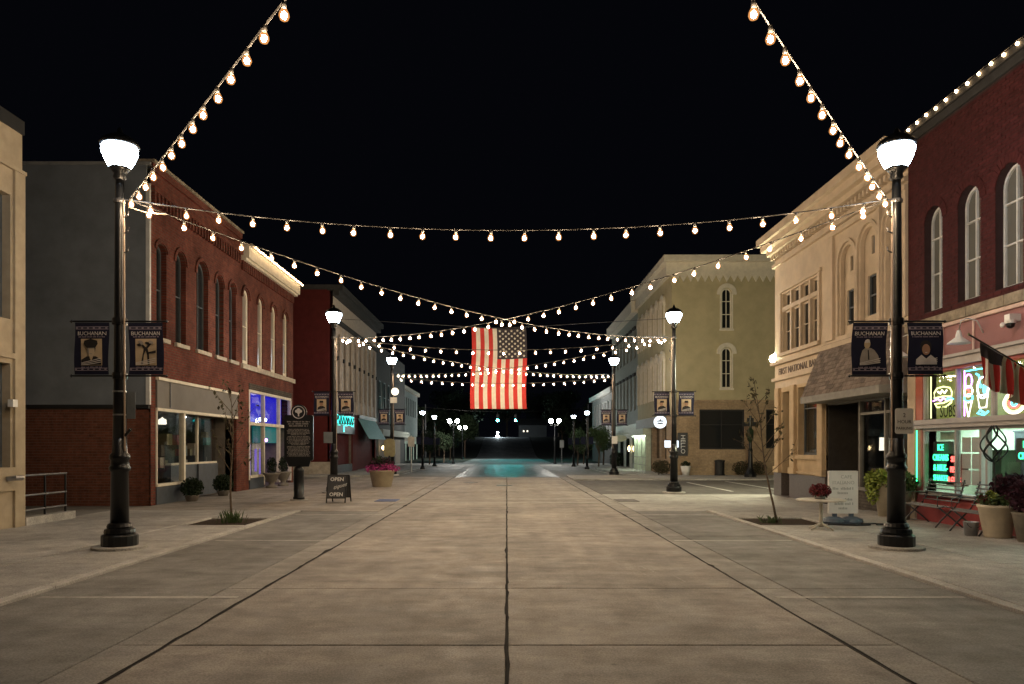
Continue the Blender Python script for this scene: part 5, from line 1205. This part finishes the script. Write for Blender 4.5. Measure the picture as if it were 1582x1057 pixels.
string_lights(at(L3L, 5.2), at(L3R, 5.2), .32, 'string of bulbs straight across just before the big flag', .52)
PW, PE = (-4.5, -2.5, 0), (5.0, -2.5, 0)
for p, nm in ((PW, 'plain dark steel post carrying string lights on the west kerb'), (PE, 'plain dark steel post carrying string lights on the east kerb')):
    m = MB(); m.lathe([(.14, 0), (.14, .1), (.07, .15), (.05, 6.5)], p, 12); tag(m.build('string_post', 'black_iron'), nm, 'post')
string_lights(at(L1L), (4.95, -2.5, 5.8), .12, 'diagonal string of bulbs rising overhead from the grey clad side lamp', .47, .375, .2)
string_lights(at(L1R), (-4.45, -2.5, 5.8), .12, 'diagonal string of bulbs rising overhead from the parking sign lamp', .47, .375, .2)
def roof_string(pts, label, n, glow=RBULB):
    A, B = Vector(pts[0]), Vector(pts[1]); st = thing('roof_lights', label, 'string lights', A)
    m = MB(); m.tube([A.lerp(B, k / 40) - Vector((0, 0, .02 * abs(math.sin(k * 1.3)))) for k in range(41)], .008, 5); m.build('cable', 'cable_black', st)
    for k in range(n): inst('bulb', glow, st, A.lerp(B, (k + .5) / n) - Vector((0, 0, .05 + .01 * (k % 3))))
roof_string([(XL + .44, Y1 + .2, Z2 - .02), (XL + .44, Y2 + .1, Z2 - .02)], 'row of small warm bulbs along the pale cornice of the brick shop', 24)
roof_string([(XR - .15, 11.2, RZ + .02), (XR - .15, 16.4, RZ + .02)], 'row of small warm bulbs along the roof edge of the neon shop', 15)
# spare cable hanging near the west lamp
m = MB(); m.tube([(-5.84, 11.5, 5.3), (-5.6, 11.6, 5.24), (-5.3, 11.6, 5.22)], .01, 5); tag(m.build('loose_cable', 'cord_pale'), 'loose pale cable end sticking out by the west lamp hook', 'cable')

# ------------------------------------------------------------------ big flag over the street
FD = 41.6
bf = thing('big_flag', 'big US flag hanging upright on a wire over the street', 'flag', (-.4, FD, 8.2))
def Pf(u, v):   # u across from west edge, v downward
    x = -1.99 + 3.08 * u; z = 8.26 - 4.56 * v - .07 * math.sin(u * math.pi) * (1 - v)
    return Vector((x + (.04 * math.sin(v * 6) if True else 0) + (.09 * (u - .5) * (v - .35)), FD + .10 * math.sin(u * 11 + v * 1.5) * (.4 + .6 * v) + .1 * math.sin(v * 5 + u), z))
un = lambda u, v: u > 6.001 / 13 and v < .38
for s_ in range(13):
    m = MB(); nv = 50
    for i in range(4):
        for j in range(nv):
            u0, u1 = (s_ + i / 4) / 13, (s_ + (i + 1) / 4) / 13; v0, v1 = j / nv, (j + 1) / nv
            if un((u0 + u1) / 2, (v0 + v1) / 2): continue
            m.quad(Pf(u0, v0), Pf(u1, v0), Pf(u1, v1), Pf(u0, v1))
    m.build('stripe', 'flag_red' if s_ % 2 == 0 else 'flag_white', bf, True)
m = MB()
for i in range(28):
    for j in range(19):
        u0, u1 = (6 + i / 4) / 13, (6 + (i + 1) / 4) / 13; m.quad(Pf(u0, j / 50), Pf(u1, j / 50), Pf(u1, (j + 1) / 50), Pf(u0, (j + 1) / 50))
cn = m.build('canton', 'flag_blue', bf, True)
m = MB()
for i in range(9):
    for j in range(11):
        if (i + j) % 2: continue
        u = (6 + 7 * (i + 1) / 10) / 13; v = .38 * (j + 1) / 12; c = Pf(u, v) + Vector((0, -.03, 0)); pts = []
        for k in range(10): r_ = .082 if k % 2 == 0 else .036; a_ = math.pi / 2 + k * math.pi / 5; pts.append((c.x + r_ * math.cos(a_), c.y, c.z + r_ * math.sin(a_)))
        m.add(pts, [tuple(range(10))])
m.build('stars', 'flag_white', cn)
m = MB(); m.tube([(XL, FD, 8.75), (-2.0, FD, 8.29), (-.45, FD, 8.22), (1.1, FD, 8.29), (XR, FD, 8.75)], .014, 6); tag(m.build('flag_wire', 'dark_steel'), 'thin wire across the street carrying the big flag', 'wire')

# ------------------------------------------------------------------ street furniture, west side
t = thing('historic_marker', 'black historic marker with tree seal on a short round post', 'marker', (-6.2, 22.2, 0))
MX, MY = -6.2, 22.2
m = MB(); m.lathe([(.26, 0.0), (.26, .03)], (MX, MY, 0), 18); m.build('footing', 'walk_concrete', t)
m = MB(); m.lathe([(.165, .03), (.17, .10), (.15, .12), (.15, .85), (.16, .87), (.12, .98), (.09, 1.02)], (MX, MY, 0), 16); m.build('post', 'black_iron', t, True)
mp_ = lambda u, v, w_: (MX + u, MY - w_, v)
P = []
for cx_, cz_, a0 in ((.37, 2.48, 0), (-.37, 2.48, 90), (-.37, 1.24, 180), (.37, 1.24, 270)): P += [(cx_ + .06 * math.cos(R(a0 + k * 30)), cz_ + .06 * math.sin(R(a0 + k * 30))) for k in range(4)]
m = MB(); m.poly(mp_, P, -.04, .04); m.poly(mp_, [(-.3, 1.0), (.3, 1.0), (.36, 1.2), (-.36, 1.2)], -.03, .03); m.build('plaque', 'black_iron', t)
m = MB(); m.poly(mp_, [(.235 * math.cos(k * .224), 2.62 + .235 * math.sin(k * .224)) for k in range(28)], -.038, .038); sl = m.build('seal', 'black_iron', t)
m = MB()
for k in range(28): a, b = k * .2244, (k + 1) * .2244; m.add([mp_(rr_ * math.cos(q), 2.62 + rr_ * math.sin(q), .042) for rr_, q in ((.19, a), (.19, b), (.17, b), (.17, a))], [(0, 1, 2, 3)])
m.poly(mp_, [(-.02, 2.5), (.02, 2.5), (.015, 2.6), (-.015, 2.6)], .040, .043)
for cu, cv, r_ in ((0, 2.68, .06), (-.06, 2.65, .045), (.06, 2.65, .045), (0, 2.62, .05)): m.poly(mp_, [(cu + r_ * math.cos(k * .5236), cv + r_ * math.sin(k * .5236)) for k in range(12)], .040, .0432 + cu * .01)
m.build('emblem', 'banner_text', sl)
m = MB(); rn = random.Random(5)
for k in range(3): wordmarks(m, mp_, -.34 + .03 * k, .34 - .03 * k, 2.32 - k * .062, .042, .041, .044, rn)
v = 2.10; k = 0
while v > 1.30:
    ins = rn.uniform(0, .05) + (.1 if k in (4, 11) else 0)
    wordmarks(m, mp_, -.35 + ins, .35 - ins, v, .024, .041, .043, rn); v -= .04 if k not in (4, 11) else .055; k += 1
m.build('raised_lettering', 'photo_grey', t)['kind'] = 'stuff'
t = thing('sandwich_board', 'black sandwich board reading OPEN Antiques OPEN', 'sandwich board', (-4.8, 21.4, 0))
for s in (-1, 1):
    def sp(u, v, w_, s=s): return (-4.8 + u + s * .03 - .03, 21.4 + s * (.26 - .30 * v) - w_ * 1.0, v)
    m = MB(); m.bx(sp, -.25, .25, .14, .76, -.012, .012); m.build('board', 'sign_ink', t)
    m = MB(); m.bx(sp, -.28, -.25, 0, .78, -.016, .016); m.bx(sp, .25, .28, 0, .78, -.016, .016); m.bx(sp, -.25, .25, .76, .79, -.015, .015); m.bx(sp, -.25, .25, .12, .14, -.015, .015); m.build('frame', 'black_matte', t)
def ft(v): return (-4.86, 21.4 - (.26 - .30 * v) - .018, v)
ub = (0, .3, 1)
text('OPEN', .15, 'paper', t, 'lettering', ft(.615), (1, 0, 0), ub, .002, bold=.003); text('Antiques', .165, 'paper', t, 'lettering', ft(.40), (1, 0, .28), ub, .002, shear=.35); text('OPEN', .15, 'paper', t, 'lettering', ft(.19), (1, 0, 0), ub, .002, bold=.003)

def flowerpot(name, label, loc, prof, potmat, clumps, n=20):
    t = thing(name, label, 'planter', loc); m = MB(); m.lathe(prof, loc, n); m.build('pot', potmat, t, True)
    for nm, mat, off, rad, cnt, size in clumps:
        m = MB(); leaves(m, (loc[0] + off[0], loc[1] + off[1], loc[2] + off[2]), rad, cnt, size, random.Random(cnt + int(loc[1] * 10)), shell=.2); m.build(nm, mat, t)
    return t
flowerpot('flower_planter', 'big tan round planter overflowing with magenta flowers', (-4.98, 29.7, 0), [(.36, 0), (.38, .03), (.50, .58), (.53, .6), (.53, .66), (.46, .66), (.44, .58)], 'planter_brown',
    [('foliage', 'leaf_wine', (0, 0, .85), (.52, .5, .32), 500, .06), ('flowers', 'petal_magenta', (.0, 0, .72), (.72, .6, .22), 1100, .045), ('foliage', 'leaf_dark', (-.1, 0, 1.0), (.35, .35, .22), 220, .07)])
for x, y, lb in ((-9.2, 21.75, 'round clipped bush in a low pot beside the first cream shop mullion'), (-9.2, 24.15, 'round clipped bush in a low pot by the slate shop riser')):
    flowerpot('bush_planter', lb, (x, y, 0), [(.14, 0), (.2, .16), (.22, .18)], 'planter_stone', [('foliage', 'leaf_dark', (0, 0, .4), (.32, .32, .30), 1300, .045)])
for x, y, lb in ((-9.1, 28.8, 'stone urn with a small conifer near the cream shop window'), (-9.1, 30.3, 'stone urn with a small conifer beyond the white shop door')):
    flowerpot('stone_urn', lb, (x, y, 0), [(.22, 0), (.22, .08), (.12, .12), (.1, .2), (.2, .28), (.28, .5), (.33, .53), (.33, .58), (.26, .58)], 'planter_stone', [('conifer', 'leaf_dark', (0, 0, .85), (.2, .2, .36), 700, .04)])
t = thing('railing', 'steel pipe railing on the low concrete wall beside the tan building', 'railing', (-9.6, 15.5, .2))
m = MB()
for z in (.32, .62, 1.02): m.tube([(-9.62, 14.75, z), (-9.62, 16.25, z)], .022, 8)
m.build('rails', 'dull_steel', t)
for y in (14.78, 15.5, 16.22): m = MB(); m.tube([(-9.62, y, .15), (-9.62, y, 1.02)], .022, 8); m.build('post', 'black_iron', t)
m = MB(); m.box(-9.74, -9.5, 14.72, 16.4, 0, .19); tag(m.build('low_wall', 'walk_concrete'), 'low concrete wall under the steel pipe railing', 'wall')
t = thing('plaque_stand', 'bronze plaque on a dark stand beyond the magenta planter', 'marker', (-5.25, 33.0, 0))
m = MB(); m.tube([(-5.2, 33, 0), (-5.2, 33, 1.2)], .06, 10); m.build('post', 'black_iron', t)
m = MB(); m.poly(lambda u, v, w_: (-5.2 + u, 33 - w_, v), [(-.2, 1.15), (.2, 1.15), (.26, 1.3), (.24, 1.85), (.1, 1.95), (-.1, 1.95), (-.24, 1.85), (-.26, 1.3)], -.04, .04); m.build('plaque', 'plaque_bronze', t)
t = thing('road_sign', 'thin post with a small pale sign by the far west pavement', 'sign', (-5.9, 44, 0)); m = MB(); m.tube([(-5.9, 46, 0), (-5.9, 46, 2.3)], .04, 8); m.build('post', 'steel', t); m = MB(); m.box(-6.1, -5.7, 45.93, 45.95, 1.6, 2.2); m.build('plate', 'pale_stone', t)
t = thing('road_sign', 'thin post with a small white sign by the far east trees', 'sign', (5.0, 65, 0)); m = MB(); m.tube([(4.8, 65, 0), (4.8, 65, 2.1)], .04, 8); m.build('post', 'steel', t); m = MB(); m.box(4.62, 4.98, 64.92, 64.94, 1.5, 2.15); m.build('plate', 'sign_white', t)

# ------------------------------------------------------------------ street furniture, east side
t = thing('cafe_table', 'low round white cafe table with a pedestal leg', 'table', (5.95, 14.1, .03)); c0 = (5.95, 14.1, .03)
m = MB(); m.lathe([(.43, .54), (.45, .55), (.45, .565), (.43, .575)], c0, 28); m.build('top', 'table_white', t)
m = MB(); m.lathe([(.05, .05), (.035, .15), (.03, .54)], c0, 12); m.build('pedestal', 'table_white', t, True)
for k in range(4):
    a = k * math.pi / 2 + .5; m = MB(); m.tube([(5.95 + .03 * math.cos(a), 14.1 + .03 * math.sin(a), .14), (5.95 + .16 * math.cos(a), 14.1 + .16 * math.sin(a), .08), (5.95 + .27 * math.cos(a), 14.1 + .27 * math.sin(a), .045)], .018, 6); m.build('foot', 'table_white', t, True)
flowerpot('flower_pot', 'small pot of dark red chrysanthemums on the white cafe table', (5.93, 14.1, .606), [(.09, 0), (.11, .08)], 'grey_paint', [('flowers', 'petal_red', (0, 0, .16), (.2, .2, .13), 700, .03), ('foliage', 'leaf_dark', (0, 0, .12), (.17, .17, .1), 200, .035)])
t = thing('pavement_sign', 'white poster sign CAFE ITALIANO on a blue-grey rubber base', 'sign', (6.86, 15.2, .03)); CX, CY = 6.86, 15.2
cs = lambda u, v, w_: (CX + u, CY - w_, .03 + v)
m = MB(); m.bx(cs, -.28, .28, .22, 1.06, -.03, .03); m.build('panel', 'paper', t)
m = MB(); m.bx(cs, -.295, -.275, .21, 1.07, -.035, .04); m.bx(cs, .275, .295, .21, 1.07, -.035, .04); m.bx(cs, -.275, .275, 1.055, 1.075, -.034, .039); m.bx(cs, -.275, .275, .205, .225, -.034, .039); m.build('frame', 'sign_white', t)
text('CAFE', .10, 'ink_pale', t, 'lettering', cs(.06, .92, .032), (1, 0, 0), V3, .001); text('ITALIANO', .10, 'ink_pale', t, 'lettering', cs(0, .80, .032), (1, 0, 0), V3, .001)
m = MB(); rn = random.Random(9)
for v, a, b in ((.69, -.22, .22), (.60, -.12, .14), (.47, 0.0, .2), (.38, -.18, .2), (.29, -.1, .12)): wordmarks(m, cs, a, b, v, .05, .031, .033, rn)
m.build('small_print', 'ink_pale', t)['kind'] = 'stuff'
m = MB()
for s in (-1, 1): m.bx(cs, s * .17 - .04, s * .17 + .04, .12, .22, -.03, .03)
m.build('feet', 'base_blue', t)
m = MB()
for s in (-1, 1): m.lathe([(.20, 0), (.225, .04), (.20, .1), (.1, .14)], (CX + s * .18, CY, .03), 18)
m.bx(cs, -.2, .2, 0.005, .09, -.18, .18); m.build('base', 'base_blue', t, False)
m = MB(); m.tube([(6.4, 14.85, .05), (6.9, 14.7, .045), (7.2, 14.75, .05), (7.1, 14.9, .05), (7.4, 15.0, .05), (7.6, 14.8, .05), (7.3, 14.7, .06)], .016, 6); tag(m.build('cord_coil', 'black_matte'), 'black cord coiled on the pavement beside the cafe sign', 'cord')
def bench(D0, D1, label, X=8.55):
    t = thing('bench', label, 'bench', (X, (D0 + D1) / 2, .03))
    for k in range(6): m = MB(); m.tube([(X - .22 + k * .075, D0, .44 - .012 * abs(2 - k)), (X - .22 + k * .075, D1, .44 - .012 * abs(2 - k))], .014, 6); m.build('slat', 'dull_steel', t)
    for k in range(6): m = MB(); m.tube([(X + .18 + k * .022, D0, .52 + k * .075), (X + .18 + k * .022, D1, .52 + k * .075)], .014, 6); m.build('slat', 'dull_steel', t)
    for y in (D0 + .05, D1 - .05):
        m = MB(); m.tube([(X - .26, y, .03), (X - .16, y, .16), (X + .12, y, .43), (X + .2, y, .55), (X + .31, y, .95)], .016, 6); m.tube([(X + .27, y, .03), (X + .12, y, .16), (X - .2, y, .42)], .016, 6); m.tube([(X - .22, y, .44), (X - .22, y, .62), (X - .1, y, .66), (X + .24, y, .64)], .013, 6); m.build('end_frame', 'dark_steel', t, True)
bench(14.35, 15.6, 'slatted steel bench under the neon lettered window'); bench(12.95, 13.9, 'slatted steel bench behind the metal bucket', 8.5)
t = thing('bucket', 'small metal bucket standing on the pavement by the bench', 'bucket', (8.2, 13.15, .03)); m = MB(); m.lathe([(.10, 0), (.125, .24), (.13, .245), (.12, .24), (.1, .02)], (8.2, 13.15, .03), 18); m.build('pail', 'steel', t, True); m = MB(); m.tube([(8.2 + .13 * math.cos(k * .3), 13.15 - .1, .27 - .1 * math.sin(k * .3)) for k in range(11)], .006, 5); m.build('handle', 'dark_steel', t)
flowerpot('planter', 'large pale round planter holding the lattice ornament', (8.5, 12.9, .03), [(.2, 0), (.21, .03), (.29, .5), (.31, .52), (.31, .56), (.27, .56)], 'planter_cream',
    [('foliage', 'leaf', (0, 0, .64), (.32, .32, .14), 500, .05), ('flowers', 'petal_red', (-.22, .0, .66), (.1, .1, .08), 90, .03), ('foliage', 'leaf_lime', (-.12, -.05, .7), (.1, .1, .12), 120, .05), ('foliage', 'leaf_wine', (.22, -.05, .85), (.34, .3, .26), 900, .05)])
flowerpot('planter', 'grey planter with dark wine foliage beyond the lattice ornament', (8.62, 12.25, .03), [(.18, 0), (.26, .45), (.28, .48)], 'planter_stone', [('foliage', 'leaf_wine', (0, 0, .75), (.34, .34, .32), 900, .05)])
flowerpot('planter', 'tapered white planter with lime trailing leaves by the awning shop', (8.5, 16.75, .03), [(.13, 0), (.22, .68), (.24, .7), (.24, .74), (.2, .74)], 'planter_cream', [('foliage', 'leaf_lime', (-.12, 0, .82), (.32, .3, .26), 500, .06), ('trailing_leaves', 'leaf_lime', (-.3, -.05, .6), (.14, .16, .34), 260, .055)])
flowerpot('planter', 'grey planter with glossy dark leaves at the red shop jamb', (8.55, 16.1, .03), [(.15, 0), (.19, .6), (.2, .62)], 'planter_stone', [('foliage', 'leaf', (0, 0, .8), (.3, .3, .24), 420, .07)])
t = thing('lattice_ornament', 'black lattice onion-shaped garden ornament on a tall stake', 'ornament', (8.38, 12.8, .6)); OX, OY = 8.38, 12.8
m = MB(); m.tube([(OX + .04, OY, .55), (OX, OY, 1.34)], .011, 6); m.build('stake', 'black_matte', t)
prof = lambda q: (.03 + .175 * math.sin(math.pi * min(1, q * 1.0) ** .8) * (1 if q < .99 else .9), 1.34 + .62 * q)
for d in (-1, 1):
    for k in range(5):
        m = MB(); pts = []
        for j in range(19):
            q = j / 18; r_, z = prof(q); a = k * 1.2566 + d * q * 2.5; pts.append((OX + r_ * math.cos(a), OY + r_ * math.sin(a), z))
        m.tube(pts, .012, 5); m.build('strip', 'black_matte', t, True)
t = thing('street_sign_post', 'dark ornate post with crossed street name blades by the olive block', 'sign post', (12.3, 37.6, .06)); SX, SY = 12.3, 37.6
m = MB(); m.lathe([(.3, 0), (.3, .15), (.16, .4), (.12, .5), (.1, 1.3), (.13, 1.35), (.08, 1.45), (.07, 3.1)], (SX, SY, .06), 12); m.build('post', 'black_iron', t); m = MB(); m.box(SX - .4, SX + .4, SY - .02, SY + .02, 2.62, 2.84); m.box(SX - .16, SX + .16, SY - .05, SY + .05, 2.85, 3.05); m.build('name_blade', 'black_matte', t); m = MB(); m.lathe([(.05, 0), (.16, .15), (.17, .6), (.06, .75)], (SX - .02, SY - .05, 1.8), 10); m.build('hanging_basket', 'leaf_dark', t)
m = MB(); m.lathe([(.27, 0), (.27, .06), (.25, .08), (.25, .72), (.28, .74), (.28, .8), (.1, .84)], (11.35, 39.7, .06), 14); tag(m.build('litter_bin', 'black_matte'), 'black litter bin under the dark window of the olive block', 'bin')
flowerpot('planter', 'small white tapered planter below the HELLO sign', (9.55, 39.75, .06), [(.17, 0), (.27, .5)], 'sign_white', [('foliage', 'leaf_dark', (0, 0, .6), (.24, .24, .15), 200, .06)])
m = MB(); leaves(m, (8.3, 39.9, .5), (.55, .35, .4), 1200, .05, random.Random(4), shell=.1); tag(m.build('shrub', 'leaf_dry'), 'low brown shrub at the corner of the olive block', 'shrub')
for x, lb in ((12.6, 'low dry shrub by the litter bin'), (13.4, 'low dry shrub behind the street sign post')): m = MB(); leaves(m, (x, 39.9, .45), (.55, .25, .38), 700, .05, random.Random(int(x * 10)), shell=.1); tag(m.build('shrub', 'leaf_dry'), lb, 'shrub')
t = thing('cafe_fence', 'thin metal fence beside the pale lit portal', 'fence', (7.6, 45, .08)); m = MB()
for z in (.5, .95): m.tube([(7.8, 41.8, z + .05), (7.8, 46.5, z + .05)], .016, 5)
m.build('rails', 'dull_steel', t)
for k in range(6): m = MB(); m.tube([(7.8, 41.8 + k * .94, .05), (7.8, 41.8 + k * .94, 1.0)], .014, 5); m.build('post', 'steel', t)

# ------------------------------------------------------------------ trees
def sapling(loc, label, lean, seed, hgt, spread, nleaf, leafm='leaf_dry', lsize=.05, trunk_r=.026, group=None, name='sapling', first=.35):
    rn = random.Random(seed); t = thing(name, label, 'tree', loc, group); P0 = Vector(loc)
    tr = MB(); lf = MB(); pts = [P0 + Vector((lean[0] * q + .03 * math.sin(q * 7 + seed), lean[1] * q, hgt * q)) for q in [k / 8 for k in range(9)]]
    tr.tube(pts, [trunk_r * (1 - .8 * k / 8) for k in range(9)], 7)
    nb = 16; per = max(1, nleaf // (nb * 3))
    for k in range(nb):
        q = first + (1 - first) * k / nb; i = min(7, int(q * 8)); b = pts[i].lerp(pts[i + 1], q * 8 - i); a = k * 2.4 + rn.uniform(-.5, .5); L = spread * (1.15 - .7 * q) * rn.uniform(.7, 1.2)
        d = Vector((math.cos(a), math.sin(a), rn.uniform(.7, 1.6))).normalized(); bp = [b, b + d * L * .5 + Vector((0, 0, .02)), b + d * L + Vector((0, 0, L * .12))]
        tr.tube(bp, [trunk_r * .35, trunk_r * .25, trunk_r * .1], 5)
        for w_ in range(3):
            s0 = bp[1].lerp(bp[2], rn.random()); dd = (d + Vector((rn.uniform(-.7, .7), rn.uniform(-.7, .7), rn.uniform(-.1, .6)))).normalized(); e = s0 + dd * L * .45; tr.tube([s0, e], [trunk_r * .15, trunk_r * .06], 4)
            for _ in range(per): leaves(lf, s0.lerp(e, rn.random()), (.06, .06, .06), 1, lsize, rn, shell=0)
    tr.build('trunk', 'bark', t, True); lf.build('crown', leafm, t); return t
sapling((-5.76, 15.6, 0), 'thin nearly bare young tree in the pit by the grey clad building', (-.05, .1), 3, 2.75, .75, 130, 'leaf_dry', .055)
sapling((5.63, 15.6, 0), 'thin leaning young tree in the pit beside the cafe table', (-.42, .1), 8, 2.85, .7, 150, 'leaf_dry', .055)
for c, lb, n in (((-5.76, 15.6), 'tuft of green grass round the bare tree in the west pit', 110), ((5.55, 15.6), 'small weeds round the leaning tree in the east pit', 60)):
    m = MB(); rn = random.Random(n)
    for k in range(n):
        a = rn.uniform(0, 6.28); r0 = abs(rn.gauss(0, .11)); x, y = c[0] + r0 * math.cos(a) * 1.3, c[1] + r0 * math.sin(a); H = rn.uniform(.1, .3) * (1 if n > 100 else .6); dx, dy = rn.uniform(-.12, .12), rn.uniform(-.12, .12)
        m.add([(x - .006, y, 0), (x + .006, y, 0), (x + dx * .5 + .005, y + dy * .5, H * .7), (x + dx, y + dy, H)], [(0, 1, 2, 3)])
    tag(m.build('grass_tuft', 'leaf'), lb, 'grass', kind='stuff')
def bigtree(loc, hgt, rad, label, seed, n, size, mat, group, th=.35):
    rn = random.Random(seed); t = thing('tree', label, 'tree', loc, group); P0 = Vector(loc)
    tr = MB(); top = P0 + Vector((0, 0, hgt * .55)); tr.tube([P0, P0 + Vector((.05, 0, hgt * th)), top], [hgt * .022, hgt * .017, hgt * .008], 7); lf = MB()
    for k in range(9):
        a = k * 2.4; c = P0 + Vector((rad * .55 * math.cos(a) * rn.uniform(.4, 1), rad * .55 * math.sin(a) * rn.uniform(.4, 1), hgt * rn.uniform(.48, .88))); tr.tube([P0 + Vector((0, 0, hgt * th)), c], [hgt * .008, hgt * .003], 5)
        leaves(lf, c, (rad * .5, rad * .5, hgt * .17), n // 9, size, rn, shell=.15)
    tr.build('trunk', 'bark', t); lf.build('crown', mat, t)
for x, y, hg, rd in ((5.75, 60.5, 2.9, .85), (6.6, 64, 3.1, .95), (6.9, 56, 3.0, .9), (7.9, 61, 3.3, 1.0)): bigtree((x, y, h(y) + .05), hg, rd, 'small leafy street tree on the far east pavement beside the short lamps', int(x * 7), 1500, .09, 'leaf', 'far east street trees')
for x, y, hg, rd in ((-6.5, 62.5, 2.9, .9), (-6.1, 72, 3.0, 1.0), (-6.4, 84, 3.4, 1.2)): bigtree((x, y, h(y) + .05), hg, rd, 'small dark leafy street tree on the far west pavement beside the short lamps', int(-x * 9 + y), 1500, .09, 'leaf_dark', 'far west street trees')
rn = random.Random(21)
for k, (x, y, hg, rd) in enumerate(((-5.9, 104, 6.0, 2.2), (-10, 110, 7, 3), (-14, 100, 7, 3.4), (-9, 128, 8, 3.4), (-8.5, 150, 9, 4), (-13, 165, 11, 5), (10, 104, 6, 2.6), (9, 122, 7, 3), (14, 112, 8, 3.6), (10.5, 150, 9, 4), (13, 175, 11, 5), (0, 186, 11, 6), (-9, 184, 11, 5), (8, 188, 11, 5))):
    bigtree((x, y, h(y)), hg, rd, 'large dark tree growing on the hillside beyond the twin lamps' if x < 0 else 'large dark tree on the far slope beside the hill road', 50 + k, 1800, .30, 'leaf_far' if k == 0 else 'leaf_dark', 'dark trees on the west slope' if x < 0 else 'dark trees on the east slope')
m = MB(); leaves(m, (8.6, 58, .6), (.6, 1.0, .6), 1200, .08, random.Random(77), shell=.1); tag(m.build('shrub', 'leaf_dark'), 'dark rounded shrub on the far east pavement', 'shrub')

# ------------------------------------------------------------------ traffic signals over the dip, far lights
t = thing('signal_span', 'thin span wire between two poles carrying the green traffic signals', 'wire', (-10, 95, 0))
m = MB(); m.tube([(-10.4, 95, 6.6), (-5, 95, 6.15), (0, 95, 6.0), (5, 95, 6.15), (10.4, 95, 6.6)], .02, 5); m.build('wire', 'cable_black', t)
for x in (-10.4, 10.4): m = MB(); m.tube([(x, 95, 0), (x, 95, 7)], [.13, .09], 10); m.build('pole', 'dark_steel', t)
for x in (-1.16, 1.12):
    t = thing('traffic_signal', 'three-lens traffic signal showing green on the span wire', 'traffic light', (x, 95, 5.4), 'green traffic signals')
    m = MB(); m.box(x - .16, x + .16, 94.85, 95.1, 4.75, 5.75); m.tube([(x, 95, 5.75), (x, 95, 6.05)], .03, 6); m.build('housing', 'black_matte', t)
    for k, z in enumerate((5.55, 5.25, 4.93)):
        m = MB(); disc(m, (x, 94.85, z), .13, .001, .02, 16); m.build('lens', ('black_iron', 'black_iron', 'signal_green')[k], t)
        m = MB(); m.poly(lambda u, v, w_: (x + u, 94.85 - w_, z + v), [(.15 * math.cos(a), .15 * math.sin(a)) for a in [R(20 + j * 14) for j in range(11)]] + [(.135 * math.cos(a), .135 * math.sin(a)) for a in [R(160 - j * 14) for j in range(11)]], .0, .18); m.build('visor', 'black_matte', t)
t = thing('far_lamp', 'lone distant white lamp at the top of the hill road', 'street lamp', (-1.85, 151, 3.4)); m = MB(); m.tube([(-1.85, 151, 3.4), (-1.85, 151, 4.4)], .05, 6); m.build('post', 'dark_steel', t)
for z, r_ in ((4.42, .2), (3.72, .25)): m = MB(); m.lathe([(.04, -r_), (r_ * .8, -r_ * .6), (r_, 0), (r_ * .8, r_ * .6), (.04, r_)], (-1.85, 151, z), 10); m.build('globe', 'far_glow', t, True)
t = thing('far_house', 'small dark far house with lit windows beside the hilltop', 'house', (6, 164, 3.6)); m = MB(); m.box(2.6, 8.6, 161, 168, 3.4, 6.2); m.build('wall', 'dark_block', t); m = MB(); m.add([(2.3, 160.6, 6.2), (8.9, 160.6, 6.2), (8.9, 168.4, 6.2), (2.3, 168.4, 6.2), (2.3, 164.5, 7.8), (8.9, 164.5, 7.8)], [(0, 1, 5, 4), (2, 3, 4, 5), (0, 4, 3), (1, 2, 5)]); m.build('roof', 'dark_block', t)
for x in (3.5, 4.3): m = MB(); m.box(x, x + .3, 160.95, 160.99, 4.75, 5.1); m.build('window', 'lamp_shade_warm', t)
